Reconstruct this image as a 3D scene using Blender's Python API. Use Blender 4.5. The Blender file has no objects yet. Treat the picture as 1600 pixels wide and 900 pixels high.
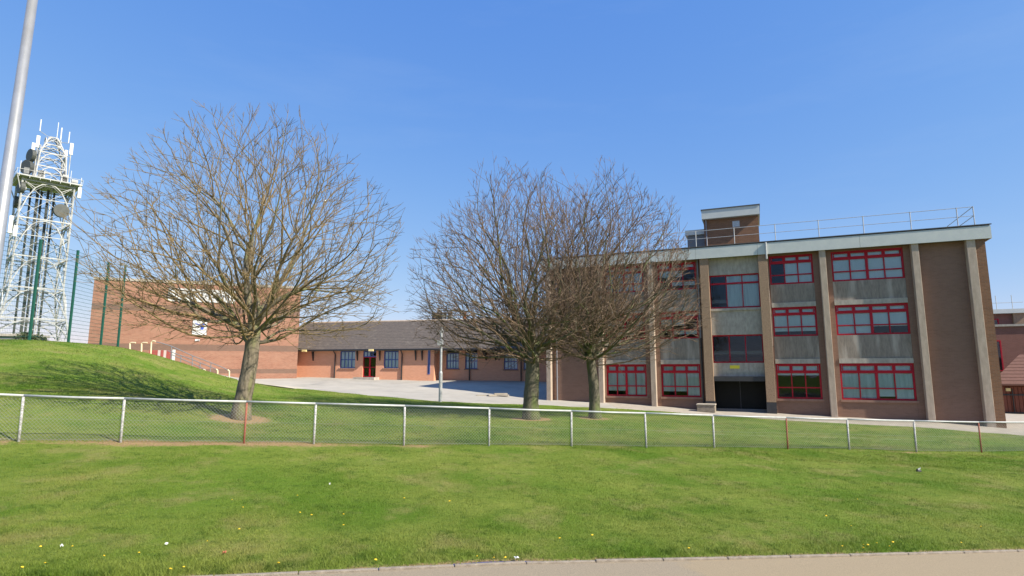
import bpy, math, random
import numpy as np
from mathutils import Vector, Matrix

# ------------------------------------------------------------------ camera, sky, sun, exposure
CAMZ = 2.5                      # camera height above the road in metres
F_PX = 908.0                    # focal length in pixels of the 1600 x 900 photograph
PITCH = math.radians(8.15)
scene = bpy.context.scene
cam_data = bpy.data.cameras.new('camera')
cam = bpy.data.objects.new('camera', cam_data)
scene.collection.objects.link(cam)
cam.location = (0, 0, CAMZ)
cam.rotation_euler = (math.pi / 2 + PITCH, 0, 0)
cam_data.sensor_fit = 'HORIZONTAL'
cam_data.sensor_width = 36.0
cam_data.lens = 36.0 * F_PX / 1600.0
cam_data.clip_end = 3000
scene.camera = cam

SUN_EL = math.radians(39.0)
SUN_DIR = Vector((math.cos(math.radians(-31.5)) * math.cos(SUN_EL),
                  math.sin(math.radians(-31.5)) * math.cos(SUN_EL), math.sin(SUN_EL)))
world = bpy.data.worlds.new('World'); scene.world = world
world.use_nodes = True
wn = world.node_tree; wn.nodes.clear()
sky = wn.nodes.new('ShaderNodeTexSky'); sky.sky_type = 'NISHITA'
sky.sun_disc = False
sky.sun_elevation = SUN_EL
sky.sun_rotation = math.atan2(SUN_DIR.x, SUN_DIR.y)
sky.altitude = 100; sky.air_density = 1.0; sky.dust_density = 0.15; sky.ozone_density = 3.0
bg = wn.nodes.new('ShaderNodeBackground'); SKY_STRENGTH = 0.12; bg.inputs[1].default_value = SKY_STRENGTH
wo = wn.nodes.new('ShaderNodeOutputWorld')
# clear spring sky: the same tone response over the whole dome gives the deep even blue of the photograph
sep = wn.nodes.new('ShaderNodeSeparateColor'); comb = wn.nodes.new('ShaderNodeCombineColor')
wn.links.new(sky.outputs[0], sep.inputs[0])
for ch, (gm, sc) in enumerate(((0.923, 0.1443), (0.600, 0.2400), (0.210, 0.6200))):
    pw = wn.nodes.new('ShaderNodeMath'); pw.operation = 'POWER'; pw.inputs[1].default_value = gm
    ml = wn.nodes.new('ShaderNodeMath'); ml.operation = 'MULTIPLY'; ml.inputs[1].default_value = sc / (SKY_STRENGTH * 1.80)
    wn.links.new(sep.outputs[ch], pw.inputs[0]); wn.links.new(pw.outputs[0], ml.inputs[0]); wn.links.new(ml.outputs[0], comb.inputs[ch])
tcw = wn.nodes.new('ShaderNodeTexCoord'); mpw = wn.nodes.new('ShaderNodeMapping'); mpw.inputs['Scale'].default_value = (1.6, 1.6, 9.0)
nzw = wn.nodes.new('ShaderNodeTexNoise'); nzw.inputs['Scale'].default_value = 1.7; nzw.inputs['Detail'].default_value = 7; nzw.inputs['Roughness'].default_value = 0.6
wn.links.new(tcw.outputs['Generated'], mpw.inputs[0]); wn.links.new(mpw.outputs[0], nzw.inputs['Vector'])
mrw = wn.nodes.new('ShaderNodeMapRange'); mrw.inputs[1].default_value = 0.50; mrw.inputs[2].default_value = 0.85; mrw.inputs[4].default_value = 0.07
wn.links.new(nzw.outputs['Fac'], mrw.inputs[0])
mxw = wn.nodes.new('ShaderNodeMix'); mxw.data_type = 'RGBA'; mxw.inputs[7].default_value = (3.2, 3.7, 4.3, 1)
wn.links.new(mrw.outputs[0], mxw.inputs[0]); wn.links.new(comb.outputs[0], mxw.inputs[6])
wn.links.new(mxw.outputs[2], bg.inputs[0])
wn.links.new(bg.outputs[0], wo.inputs[0])
sl = bpy.data.lights.new('sun', 'SUN'); sl.energy = 4.8; sl.angle = math.radians(0.53)
sl.color = (1.0, 0.93, 0.80)
so = bpy.data.objects.new('sun', sl); scene.collection.objects.link(so)
so.rotation_euler = (-SUN_DIR).to_track_quat('-Z', 'Y').to_euler()
so.location = (40, -30, 60)
scene.view_settings.view_transform = 'Standard'
scene.view_settings.look = 'None'
scene.view_settings.exposure = 0.85
scene.view_settings.gamma = 1.0
scene.view_settings.use_curve_mapping = False

# ------------------------------------------------------------------ helpers
C = scene.collection
R = random.Random(7)
CP, SP = math.cos(PITCH), math.sin(PITCH)

def ray(x, y):
    b = 450.0 - y
    return np.array([x - 800.0, F_PX * CP - b * SP, F_PX * SP + b * CP])

def at(x, y, Y):
    """world point at distance Y in front of the camera, seen at photograph pixel x, y"""
    r = ray(x, y); p = r * (Y / r[1])
    return Vector((p[0], p[1], p[2] + CAMZ))

def link(o, parent=None):
    C.objects.link(o)
    if parent: o.parent = parent
    return o

def tag(o, label=None, cat=None, group=None, kind=None):
    if label: o['label'] = label
    if cat: o['category'] = cat
    if group: o['group'] = group
    if kind: o['kind'] = kind
    return o

def empty(name, loc, rz=0.0):
    o = bpy.data.objects.new(name, None); o.empty_display_size = 0.3
    o.location = loc; o.rotation_euler = (0, 0, rz)
    return link(o)

class MB:
    """collects shapes and links them as one mesh object"""
    def __init__(s): s.v = []; s.f = []
    def add(s, vs, fs):
        b = len(s.v); s.v += [tuple(v) for v in vs]; s.f += [tuple(i + b for i in f) for f in fs]; return s
    def box(s, x0, x1, y0, y1, z0, z1):
        v = [(x0,y0,z0),(x1,y0,z0),(x1,y1,z0),(x0,y1,z0),(x0,y0,z1),(x1,y0,z1),(x1,y1,z1),(x0,y1,z1)]
        return s.add(v, [(3,2,1,0),(4,5,6,7),(0,1,5,4),(1,2,6,5),(2,3,7,6),(3,0,4,7)])
    def hexa(s, bot, top):
        return s.add(list(bot) + list(top), [(3,2,1,0),(4,5,6,7),(0,1,5,4),(1,2,6,5),(2,3,7,6),(3,0,4,7)])
    def tube(s, pts, rad, n=8, cap=True):
        pts = [Vector(p) for p in pts]; m = len(pts)
        if not hasattr(rad, '__len__'): rad = [rad] * m
        up = None; vs = []; fs = []
        for i, p in enumerate(pts):
            t = (pts[min(i+1, m-1)] - pts[max(i-1, 0)])
            t = t.normalized() if t.length > 1e-9 else Vector((0,0,1))
            if up is None:
                up = Vector((1,0,0)) if abs(t.x) < 0.7 else Vector((0,1,0))
            a = (up - t * up.dot(t)).normalized(); b = t.cross(a); up = a
            for k in range(n):
                an = 2 * math.pi * (k + 0.5) / n
                vs.append(p + (a * math.cos(an) + b * math.sin(an)) * rad[i])
        for i in range(m - 1):
            for k in range(n):
                k2 = (k + 1) % n
                fs.append((i*n+k, i*n+k2, (i+1)*n+k2, (i+1)*n+k))
        if cap:
            fs.append(tuple(range(n))[::-1]); fs.append(tuple((m-1)*n + k for k in range(n)))
        return s.add(vs, fs)
    def bar(s, a, b, w, h=None):
        return s.tube([a, b], w * 0.7071, 4)
    def disc(s, c, axis, r, depth, n=20):
        c = Vector(c); axis = Vector(axis).normalized()
        return s.tube([c - axis * depth/2, c + axis * depth/2], r, n)
    def build(s, name, mat, parent=None, smooth=False, bevel=0):
        me = bpy.data.meshes.new(name); me.from_pydata(s.v, [], s.f); me.update()
        o = bpy.data.objects.new(name, me)
        if mat: me.materials.append(mat)
        if smooth:
            me.polygons.foreach_set('use_smooth', [True] * len(me.polygons))
        if bevel:
            m = o.modifiers.new('bevel', 'BEVEL'); m.width = bevel; m.segments = 2; m.limit_method = 'ANGLE'
        return link(o, parent)

def share(o, name, parent, loc=(0,0,0)):
    c = o.copy(); c.name = name; c.location = loc; link(c, parent); return c

# ------------------------------------------------------------------ materials
def mat(name, col, rough=0.8, col2=None, scale=3.0, bump=0.0, bscale=40.0, metal=0.0, spec=0.5,
        detail=6.0, lo=0.35, hi=0.65, col3=None, scale3=0.5, lo3=0.5, hi3=0.75, stretch=None):
    m = bpy.data.materials.new(name); m.use_nodes = True
    nt = m.node_tree; N = nt.nodes; L = nt.links; b = N['Principled BSDF']
    b.inputs['Roughness'].default_value = rough; b.inputs['Metallic'].default_value = metal
    b.inputs['Specular IOR Level'].default_value = spec
    b.inputs['Base Color'].default_value = (*col, 1)
    if col2 or bump:
        tc = N.new('ShaderNodeTexCoord'); vec = tc.outputs['Object']
        if stretch:
            mp = N.new('ShaderNodeMapping'); mp.inputs['Scale'].default_value = stretch
            L.new(vec, mp.inputs[0]); vec = mp.outputs[0]
    out = None
    if col2:
        n = N.new('ShaderNodeTexNoise'); n.inputs['Scale'].default_value = scale; n.inputs['Detail'].default_value = detail
        n.inputs['Roughness'].default_value = 0.65
        L.new(vec, n.inputs['Vector'])
        mr = N.new('ShaderNodeMapRange'); mr.inputs[1].default_value = lo; mr.inputs[2].default_value = hi
        L.new(n.outputs['Fac'], mr.inputs[0])
        mx = N.new('ShaderNodeMix'); mx.data_type = 'RGBA'
        mx.inputs[6].default_value = (*col, 1); mx.inputs[7].default_value = (*col2, 1)
        L.new(mr.outputs[0], mx.inputs[0]); out = mx.outputs[2]
    if col3:
        n = N.new('ShaderNodeTexNoise'); n.inputs['Scale'].default_value = scale3; n.inputs['Detail'].default_value = 5
        L.new(vec, n.inputs['Vector'])
        mr = N.new('ShaderNodeMapRange'); mr.inputs[1].default_value = lo3; mr.inputs[2].default_value = hi3
        L.new(n.outputs['Fac'], mr.inputs[0])
        mx = N.new('ShaderNodeMix'); mx.data_type = 'RGBA'
        L.new(out, mx.inputs[6]); mx.inputs[7].default_value = (*col3, 1)
        L.new(mr.outputs[0], mx.inputs[0]); out = mx.outputs[2]
    if out: L.new(out, b.inputs['Base Color'])
    if bump:
        n = N.new('ShaderNodeTexNoise'); n.inputs['Scale'].default_value = bscale; n.inputs['Detail'].default_value = 4
        L.new(vec, n.inputs['Vector'])
        bp = N.new('ShaderNodeBump'); bp.inputs['Strength'].default_value = bump; bp.inputs['Distance'].default_value = 0.02
        L.new(n.outputs['Fac'], bp.inputs['Height']); L.new(bp.outputs[0], b.inputs['Normal'])
    return m

def brick_mat(name, c1, c2, mortar, stain, bw=0.225, bh=0.075, blotch=0.35):
    m = bpy.data.materials.new(name); m.use_nodes = True
    nt = m.node_tree; N = nt.nodes; L = nt.links; b = N['Principled BSDF']
    b.inputs['Roughness'].default_value = 0.9; b.inputs['Specular IOR Level'].default_value = 0.2
    tc = N.new('ShaderNodeTexCoord'); sx = N.new('ShaderNodeSeparateXYZ'); cx = N.new('ShaderNodeCombineXYZ')
    L.new(tc.outputs['Object'], sx.inputs[0])
    ad = N.new('ShaderNodeMath'); ad.operation = 'ADD'
    L.new(sx.outputs[0], ad.inputs[0]); L.new(sx.outputs[1], ad.inputs[1])
    L.new(ad.outputs[0], cx.inputs[0]); L.new(sx.outputs[2], cx.inputs[1])
    t = N.new('ShaderNodeTexBrick'); t.inputs['Scale'].default_value = 1.0
    t.inputs['Brick Width'].default_value = bw; t.inputs['Row Height'].default_value = bh
    t.inputs['Mortar Size'].default_value = 0.009; t.inputs['Bias'].default_value = -0.1
    t.inputs['Color1'].default_value = (*c1, 1); t.inputs['Color2'].default_value = (*c2, 1); t.inputs['Mortar'].default_value = (*mortar, 1)
    L.new(cx.outputs[0], t.inputs['Vector'])
    n = N.new('ShaderNodeTexNoise'); n.inputs['Scale'].default_value = 0.7; n.inputs['Detail'].default_value = 7
    n.inputs['Roughness'].default_value = 0.7
    mp = N.new('ShaderNodeMapping'); mp.inputs['Scale'].default_value = (0.7, 0.7, 2.4)
    L.new(tc.outputs['Object'], mp.inputs[0]); L.new(mp.outputs[0], n.inputs['Vector'])
    mr = N.new('ShaderNodeMapRange'); mr.inputs[1].default_value = 0.42; mr.inputs[2].default_value = 0.72
    mr.inputs[4].default_value = blotch
    L.new(n.outputs['Fac'], mr.inputs[0])
    mx = N.new('ShaderNodeMix'); mx.data_type = 'RGBA'; mx.inputs[7].default_value = (*stain, 1)
    L.new(mr.outputs[0], mx.inputs[0]); L.new(t.outputs['Color'], mx.inputs[6]); L.new(mx.outputs[2], b.inputs['Base Color'])
    bp = N.new('ShaderNodeBump'); bp.inputs['Strength'].default_value = 0.35; bp.inputs['Distance'].default_value = 0.01
    bp.invert = True
    L.new(t.outputs['Fac'], bp.inputs['Height']); L.new(bp.outputs[0], b.inputs['Normal'])
    return m

def glass_mat(name, tint=(0.93, 0.97, 0.98), refl=0.6):
    m = bpy.data.materials.new(name); m.use_nodes = True
    nt = m.node_tree; N = nt.nodes; L = nt.links; N.remove(N['Principled BSDF'])
    tr = N.new('ShaderNodeBsdfTransparent'); tr.inputs[0].default_value = (*tint, 1)
    gl = N.new('ShaderNodeBsdfGlossy'); gl.inputs['Roughness'].default_value = 0.015; gl.inputs[0].default_value = (refl*.8, refl*.9, refl, 1)
    fr = N.new('ShaderNodeFresnel'); fr.inputs[0].default_value = 1.5
    tc = N.new('ShaderNodeTexCoord'); n = N.new('ShaderNodeTexNoise'); n.inputs['Scale'].default_value = 1.3
    L.new(tc.outputs['Object'], n.inputs['Vector'])
    bp = N.new('ShaderNodeBump'); bp.inputs['Strength'].default_value = 0.05; bp.inputs['Distance'].default_value = 0.05
    L.new(n.outputs['Fac'], bp.inputs['Height']); L.new(bp.outputs[0], gl.inputs['Normal'])
    mx = N.new('ShaderNodeMixShader')
    L.new(fr.outputs[0], mx.inputs[0]); L.new(tr.outputs[0], mx.inputs[1]); L.new(gl.outputs[0], mx.inputs[2])
    L.new(mx.outputs[0], N['Material Output'].inputs[0])
    return m

def grass_ground_mat():
    m = bpy.data.materials.new('lawn'); m.use_nodes = True
    nt = m.node_tree; N = nt.nodes; L = nt.links; b = N['Principled BSDF']
    b.inputs['Roughness'].default_value = 0.9; b.inputs['Specular IOR Level'].default_value = 0.15
    tc = N.new('ShaderNodeTexCoord')
    def noise(sc, det, ro=0.6):
        n = N.new('ShaderNodeTexNoise'); n.inputs['Scale'].default_value = sc; n.inputs['Detail'].default_value = det
        n.inputs['Roughness'].default_value = ro
        L.new(tc.outputs['Object'], n.inputs['Vector']); return n.outputs['Fac']
    def ramp(f, lo, hi, to=1.0):
        r = N.new('ShaderNodeMapRange'); r.inputs[1].default_value = lo; r.inputs[2].default_value = hi; r.inputs[4].default_value = to
        L.new(f, r.inputs[0]); return r.outputs[0]
    def mix(f, a, c):
        x = N.new('ShaderNodeMix'); x.data_type = 'RGBA'
        L.new(f, x.inputs[0])
        if isinstance(a, tuple): x.inputs[6].default_value = (*a, 1)
        else: L.new(a, x.inputs[6])
        x.inputs[7].default_value = (*c, 1); return x.outputs[2]
    c = mix(ramp(noise(0.45, 6), 0.36, 0.62), GRASS_A, GRASS_B)
    c = mix(ramp(noise(0.23, 4), 0.50, 0.64, 0.6), c, GRASS_E)
    c = mix(ramp(noise(9.0, 5, 0.75), 0.42, 0.7, 0.7), c, GRASS_D)
    c = mix(ramp(noise(3.1, 5, 0.7), 0.55, 0.70, 0.6), c, GRASS_D)
    c = mix(ramp(noise(0.8, 8, 0.7), 0.52, 0.68, 0.6), c, GRASS_C)
    at_ = N.new('ShaderNodeAttribute'); at_.attribute_name = 'soil'
    ad = N.new('ShaderNodeMath'); ad.operation = 'MULTIPLY_ADD'
    L.new(noise(6.0, 6, 0.7), ad.inputs[0]); ad.inputs[1].default_value = 1.1; 
    sb = N.new('ShaderNodeMath'); sb.operation = 'SUBTRACT'; L.new(at_.outputs['Fac'], sb.inputs[0]); sb.inputs[1].default_value = 0.55
    L.new(sb.outputs[0], ad.inputs[2])
    soil = mix(ramp(noise(14.0, 4), 0.3, 0.7), (0.40, 0.27, 0.135), (0.27, 0.18, 0.09))
    x = N.new('ShaderNodeMix'); x.data_type = 'RGBA'
    L.new(ramp(ad.outputs[0], 0.42, 0.7), x.inputs[0]); L.new(c, x.inputs[6]); L.new(soil, x.inputs[7])
    L.new(x.outputs[2], b.inputs['Base Color'])
    bp = N.new('ShaderNodeBump'); bp.inputs['Strength'].default_value = 0.8; bp.inputs['Distance'].default_value = 0.05
    L.new(noise(30.0, 6, 0.8), bp.inputs['Height']); L.new(bp.outputs[0], b.inputs['Normal'])
    return m

GRASS_A = (0.100, 0.180, 0.013); GRASS_B = (0.225, 0.258, 0.048); GRASS_C = (0.300, 0.250, 0.100); GRASS_D = (0.065, 0.120, 0.012); GRASS_E = (0.115, 0.215, 0.014)

def blade_mat():
    m = bpy.data.materials.new('grass_blade'); m.use_nodes = True
    nt = m.node_tree; N = nt.nodes; L = nt.links; b = N['Principled BSDF']
    b.inputs['Roughness'].default_value = 0.6; b.inputs['Specular IOR Level'].default_value = 0.25
    tc = N.new('ShaderNodeTexCoord'); geo = N.new('ShaderNodeNewGeometry')
    def noise(sc, det):
        n = N.new('ShaderNodeTexNoise'); n.inputs['Scale'].default_value = sc; n.inputs['Detail'].default_value = det
        L.new(tc.outputs['Object'], n.inputs['Vector']); return n.outputs['Fac']
    def mr(f, lo, hi, to=1.0):
        r = N.new('ShaderNodeMapRange'); r.inputs[1].default_value = lo; r.inputs[2].default_value = hi; r.inputs[4].default_value = to
        L.new(f, r.inputs[0]); return r.outputs[0]
    def mix(f, a, c):
        x = N.new('ShaderNodeMix'); x.data_type = 'RGBA'; L.new(f, x.inputs[0])
        if isinstance(a, tuple): x.inputs[6].default_value = (*a, 1)
        else: L.new(a, x.inputs[6])
        x.inputs[7].default_value = (*c, 1); return x.outputs[2]
    c = mix(mr(noise(0.45, 6), 0.36, 0.62), tuple(v * 1.12 for v in GRASS_A), tuple(v * 1.12 for v in GRASS_B))
    c = mix(mr(noise(0.23, 4), 0.50, 0.64, 0.6), c, GRASS_E)
    c = mix(mr(geo.outputs['Random Per Island'], 0.45, 1.0, 0.6), c, (0.22, 0.27, 0.055))
    c = mix(mr(noise(0.8, 8), 0.52, 0.68, 0.6), c, (0.29, 0.255, 0.09))
    c = mix(mr(noise(3.1, 5), 0.53, 0.66, 0.75), c, GRASS_D)
    L.new(c, b.inputs['Base Color'])
    tl = N.new('ShaderNodeBsdfTranslucent'); L.new(c, tl.inputs[0])
    ms = N.new('ShaderNodeMixShader'); ms.inputs[0].default_value = 0.4
    L.new(b.outputs[0], ms.inputs[1]); L.new(tl.outputs[0], ms.inputs[2]); L.new(ms.outputs[0], N['Material Output'].inputs[0])
    return m

M = dict(
    lawn=grass_ground_mat(), blade=blade_mat(),
    yard=mat('yard_tarmac', (0.385, 0.355, 0.30), 0.95, (0.31, 0.285, 0.24), 0.8, 0.3, 60, col3=(0.435, 0.395, 0.325), scale3=0.15),
    path=mat('concrete_path', (0.40, 0.35, 0.28), 0.95, (0.31, 0.27, 0.215), 2.5, 0.3, 50),
    edging=mat('edging_concrete', (0.30, 0.255, 0.20), 0.95, (0.20, 0.165, 0.125), 9, 0.5, 60),
    road=mat('road_asphalt', (0.07, 0.07, 0.07), 0.95, (0.05, 0.05, 0.05), 4, 0.5, 90),
    hall=brick_mat('hall_brick', (0.335, 0.155, 0.100), (0.245, 0.106, 0.069), (0.31, 0.205, 0.15), (0.41, 0.24, 0.165), blotch=0.6),
    hall_band=brick_mat('hall_dark_brick', (0.20, 0.115, 0.08), (0.165, 0.095, 0.07), (0.2, 0.15, 0.12), (0.24, 0.15, 0.11)),
    low=brick_mat('low_wing_wall', (0.67, 0.325, 0.20), (0.60, 0.28, 0.168), (0.58, 0.32, 0.215), (0.68, 0.345, 0.22)),
    brown=brick_mat('brown_brick', (0.235, 0.138, 0.098), (0.20, 0.117, 0.083), (0.235, 0.145, 0.107), (0.265, 0.165, 0.122), blotch=0.5),
    tower_brick=brick_mat('stair_brick', (0.23, 0.115, 0.062), (0.165, 0.082, 0.046), (0.2, 0.14, 0.1), (0.25, 0.14, 0.08)),
    pebble=mat('pebble_panel', (0.29, 0.245, 0.205), 0.95, (0.195, 0.165, 0.138), 14, 0.6, 110, col3=(0.40, 0.35, 0.30), scale3=2.2, lo3=0.52, hi3=0.68, stretch=(1, 1, 0.18)),
    conc=mat('concrete', (0.47, 0.375, 0.29), 0.95, (0.35, 0.275, 0.21), 5, 0.35, 60, col3=(0.27, 0.21, 0.16), scale3=1.1, lo3=0.55, hi3=0.75, stretch=(1, 1, 0.3)),
    lintel=mat('concrete_lintel', (0.44, 0.395, 0.335), 0.95, (0.30, 0.27, 0.232), 6, 0.3, 60, stretch=(1, 1, 0.4)),
    colm=mat('column_aggregate', (0.345, 0.235, 0.15), 0.95, (0.22, 0.145, 0.095), 22, 0.6, 90, detail=3),
    sill=mat('pink_sill', (0.30, 0.175, 0.125), 0.9, (0.24, 0.14, 0.1), 5),
    fascia=mat('fascia_grey', (0.56, 0.575, 0.53), 0.55, (0.50, 0.52, 0.49), 2.0),
    felt=mat('roof_felt', (0.07, 0.07, 0.075), 0.95, (0.1, 0.1, 0.1), 3),
    red=mat('red_frame', (0.42, 0.010, 0.026), 0.6, (0.36, 0.010, 0.024), 3.0, spec=0.25),
    plinth=mat('black_paint', (0.028, 0.028, 0.032), 0.7, (0.04, 0.04, 0.042), 4),
    door=mat('black_shutter', (0.009, 0.0095, 0.009), 0.7, (0.012, 0.012, 0.011), 3, spec=0.2),
    blind=mat('blind', (0.84, 0.86, 0.86), 0.9, (0.74, 0.77, 0.77), 2.5, stretch=(1, 1, 0.25)),
    curtain=mat('curtain', (0.80, 0.83, 0.82), 0.9, (0.56, 0.60, 0.60), 6, stretch=(1, 1, 0.08)),
    interior=mat('interior', (0.16, 0.15, 0.14), 0.95),
    glass=glass_mat('window_glass'), 
    white=mat('white_paint', (0.68, 0.68, 0.66), 0.5, (0.60, 0.60, 0.58), 4),
    steel=mat('tower_steel', (0.46, 0.46, 0.44), 0.5, (0.32, 0.32, 0.31), 1.0, col3=(0.2, 0.2, 0.19), scale3=0.6, lo3=0.58),
    dark=mat('dark_drum', (0.05, 0.055, 0.05), 0.6, (0.075, 0.08, 0.07), 2),
    galv=mat('galvanised', (0.50, 0.51, 0.51), 0.5, (0.36, 0.37, 0.37), 12, metal=0.35),
    galv_dark=mat('dull_steel', (0.17, 0.18, 0.18), 0.6, (0.11, 0.115, 0.115), 2),
    railw=mat('rail_galvanised', (0.46, 0.47, 0.46), 0.5, (0.36, 0.37, 0.36), 8, metal=0.1),
    post=mat('fence_post_grey', (0.44, 0.44, 0.43), 0.6, (0.26, 0.25, 0.23), 30, detail=2, lo=0.45, hi=0.55),
    rust=mat('rust_post', (0.30, 0.105, 0.07), 0.85, (0.22, 0.065, 0.04), 20),
    wire=mat('chain_wire', (0.27, 0.28, 0.25), 0.7),
    green=mat('green_powdercoat', (0.012, 0.095, 0.06), 0.45, (0.010, 0.075, 0.05), 6),
    greenw=mat('green_wire', (0.015, 0.06, 0.045), 0.5),
    pole=mat('lamp_column', (0.52, 0.51, 0.48), 0.30, (0.45, 0.44, 0.41), 5, metal=0.6),
    bark=mat('bark_lichen', (0.205, 0.17, 0.12), 0.95, (0.105, 0.087, 0.06), 14, 1.0, 30, col3=(0.17, 0.175, 0.065), scale3=3.0, lo3=0.5, hi3=0.7, stretch=(1, 1, 0.3)),
    bark2=mat('bark_mossy', (0.165, 0.143, 0.10), 0.95, (0.08, 0.07, 0.048), 13, 1.0, 30, col3=(0.095, 0.12, 0.035), scale3=2.2, lo3=0.45, hi3=0.65, stretch=(1, 1, 0.3)),
    twig=mat('twig_ochre', (0.265, 0.188, 0.085), 0.9, (0.15, 0.107, 0.052), 3),
    twig2=mat('twig_brown', (0.225, 0.15, 0.098), 0.9, (0.135, 0.092, 0.062), 3),
    tile=mat('roof_tile', (0.115, 0.092, 0.075), 0.9, (0.07, 0.058, 0.05), 5, 0.6, 9, col3=(0.19, 0.165, 0.13), scale3=2.5, lo3=0.6, hi3=0.8),
    redtile=mat('red_roof_tile', (0.155, 0.072, 0.05), 0.9, (0.12, 0.055, 0.04), 6),
    blue=mat('blue_frame', (0.07, 0.11, 0.36), 0.5), purple=mat('maroon_frame', (0.15, 0.02, 0.06), 0.5),
    brick_r=brick_mat('side_brick', (0.23, 0.10, 0.08), (0.19, 0.08, 0.062), (0.22, 0.14, 0.12), (0.26, 0.13, 0.1)),
    wood=mat('stained_timber', (0.22, 0.062, 0.03), 0.7, (0.15, 0.04, 0.02), 8, stretch=(3, 3, 0.3)),
    red_board=mat('red_board', (0.36, 0.07, 0.055), 0.7, (0.26, 0.05, 0.045), 6), pale_board=mat('pale_board', (0.5, 0.40, 0.38), 0.8),
    cream=mat('cream_paint', (0.70, 0.58, 0.38), 0.5), grey_rail=mat('grey_rail', (0.20, 0.20, 0.22), 0.5),
    yellow=mat('dandelion_yellow', (0.85, 0.55, 0.02), 0.7), paper=mat('paper', (0.8, 0.8, 0.78), 0.8),
    signblue=mat('crest_blue', (0.03, 0.08, 0.42), 0.6), signink=mat('sign_ink', (0.03, 0.03, 0.035), 0.6),
    yel_sign=mat('sign_yellow', (0.75, 0.62, 0.05), 0.6), pink=mat('red_wrapper', (0.5, 0.14, 0.08), 0.7),
    bulk=mat('bulkhead_lens', (0.72, 0.60, 0.28), 0.4), stem=mat('flower_stem', (0.08, 0.14, 0.03), 0.8),
    hedge=mat('hedge_leaf', (0.04, 0.06, 0.02), 0.8, (0.07, 0.08, 0.03), 4), black=mat('black_plastic', (0.02, 0.02, 0.022), 0.4),
    orange=mat('chimney_pot', (0.5, 0.13, 0.05), 0.8), slate=mat('grey_cladding', (0.16, 0.17, 0.18), 0.8),
)

# ------------------------------------------------------------------ terrain height (thin plate spline through measured points)
FX = [29, 188, 381, 490, 631, 764, 893, 1010, 1116, 1231, 1327, 1432, 1534]
FB = [691, 692, 692, 694.5, 696, 697, 697.5, 699.5, 700.5, 701.5, 703, 706, 708]
def fence_xy(px):
    k = (px - 800) / 917.3
    X = 17.0 * k / (1 - 0.27 * k)
    return X, 17.0 + 0.27 * X
ctrl = []
def cp(x, y, Y): p = at(x, y, Y); ctrl.append((p.x, p.y, p.z))
fence_pts = []
for x, y in zip(FX, FB):
    p = at(x, y, fence_xy(x)[1]); fence_pts.append(p); ctrl.append(tuple(p))
def atz(x, y, z):
    r = ray(x, y); r = r * ((z - CAMZ) / r[2]); return Vector((r[0], r[1], z))
path_edge = [atz(x, y, z) for x, y, z in ((400, 898, 0.17), (800, 880.5, 0.08), (1200, 869.5, 0.0), (1600, 860, -0.12))]
_ex = [p.x for p in path_edge]; _ey = [p.y for p in path_edge]
_sl = (_ey[1]-_ey[0])/(_ex[1]-_ex[0]); _sr = (_ey[3]-_ey[2])/(_ex[3]-_ex[2])
_ex = [-60.0] + _ex + [60.0]; _ey = [_ey[0]+_sl*(-60-_ex[1])] + _ey + [_ey[-1]+_sr*(60-_ex[4])]
e0, e1 = path_edge[0], path_edge[-1]
ezs = (e1.z - e0.z) / (e1.x - e0.x)
def edge_y(X):
    r = np.interp(X, _ex, _ey); return float(r) if np.ndim(X) == 0 else r
def edge_slope(X): return math.atan((edge_y(X+.3)-edge_y(X-.3))/.6)
def edge_z(X): return e0.z + ezs * (X - e0.x)
for X in (-16, -9, -3, 3, 9, 16, 24):
    ctrl.append((X, edge_y(X), edge_z(X))); ctrl.append((X, edge_y(X) - 3.0, edge_z(X) - 0.02))
cp(375, 655, 19.0); cp(830, 655, 24.5); cp(930, 653, 25.5); cp(688, 628, 33)
for a in ((857,626,39.2),(950,630,37.7),(1024,635,36.5),(1110,643,35.3),(1205,646,34),(1300,652,32.8),(1450,659,31.1),(1565,669,29.9)): cp(*a)
ctrl += [(32, 32, -0.45), (38, 26, -0.5), (32, 45, -0.3), (40, 60, 0.0), (20, 55, 0.6), (10, 60, 1.2)]
cp(470, 590, 52); cp(660, 595, 49.7); cp(850, 598.5, 47.5); cp(560, 600, 46)
ctrl += [(-31.8, 45.5, 1.85), (-25, 48, 1.85), (-18, 60, 1.9), (-5, 62, 1.7)]
for a in ((0,532,28),(60,534.5,28.5),(100,537,29),(150,541,30),(200,546,31),(250,557,32.5),(300,573,34.5),(350,590.5,37),(400,601,40.5),
          (0,600,19.5),(120,612,19),(250,620,20.5),(60,560,24),(200,575,25.5),(300,605,27),(450,618,30),(560,625,30)): cp(*a)
ctrl += [(-24, 33, 3.98), (-24.2, 36, 3.96), (-26, 39, 3.6), (-30, 30, 4.0), (-38, 32, 4.05), (-40, 42, 3.9), (-36, 22, 2.6), (-28, 16, 1.4), (-24, 11, 0.7)]
for a in ((235,554,40.5),(270,563,40.5),(300,575,40.5),(330,585,41),(358,592,41.5)): cp(*a)
P_ = np.array(ctrl)
def tps_fit(P, lam=0.02):
    n = len(P); d = np.hypot(P[:,None,0]-P[None,:,0], P[:,None,1]-P[None,:,1]) / 10.0
    K = np.where(d > 0, d*d*np.log(np.maximum(d, 1e-9)), 0) + lam*np.eye(n)
    Q = np.column_stack([np.ones(n), P[:,0]/10, P[:,1]/10])
    A = np.block([[K, Q], [Q.T, np.zeros((3,3))]])
    return np.linalg.solve(A, np.concatenate([P[:,2], np.zeros(3)]))
W_ = tps_fit(P_)
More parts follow.
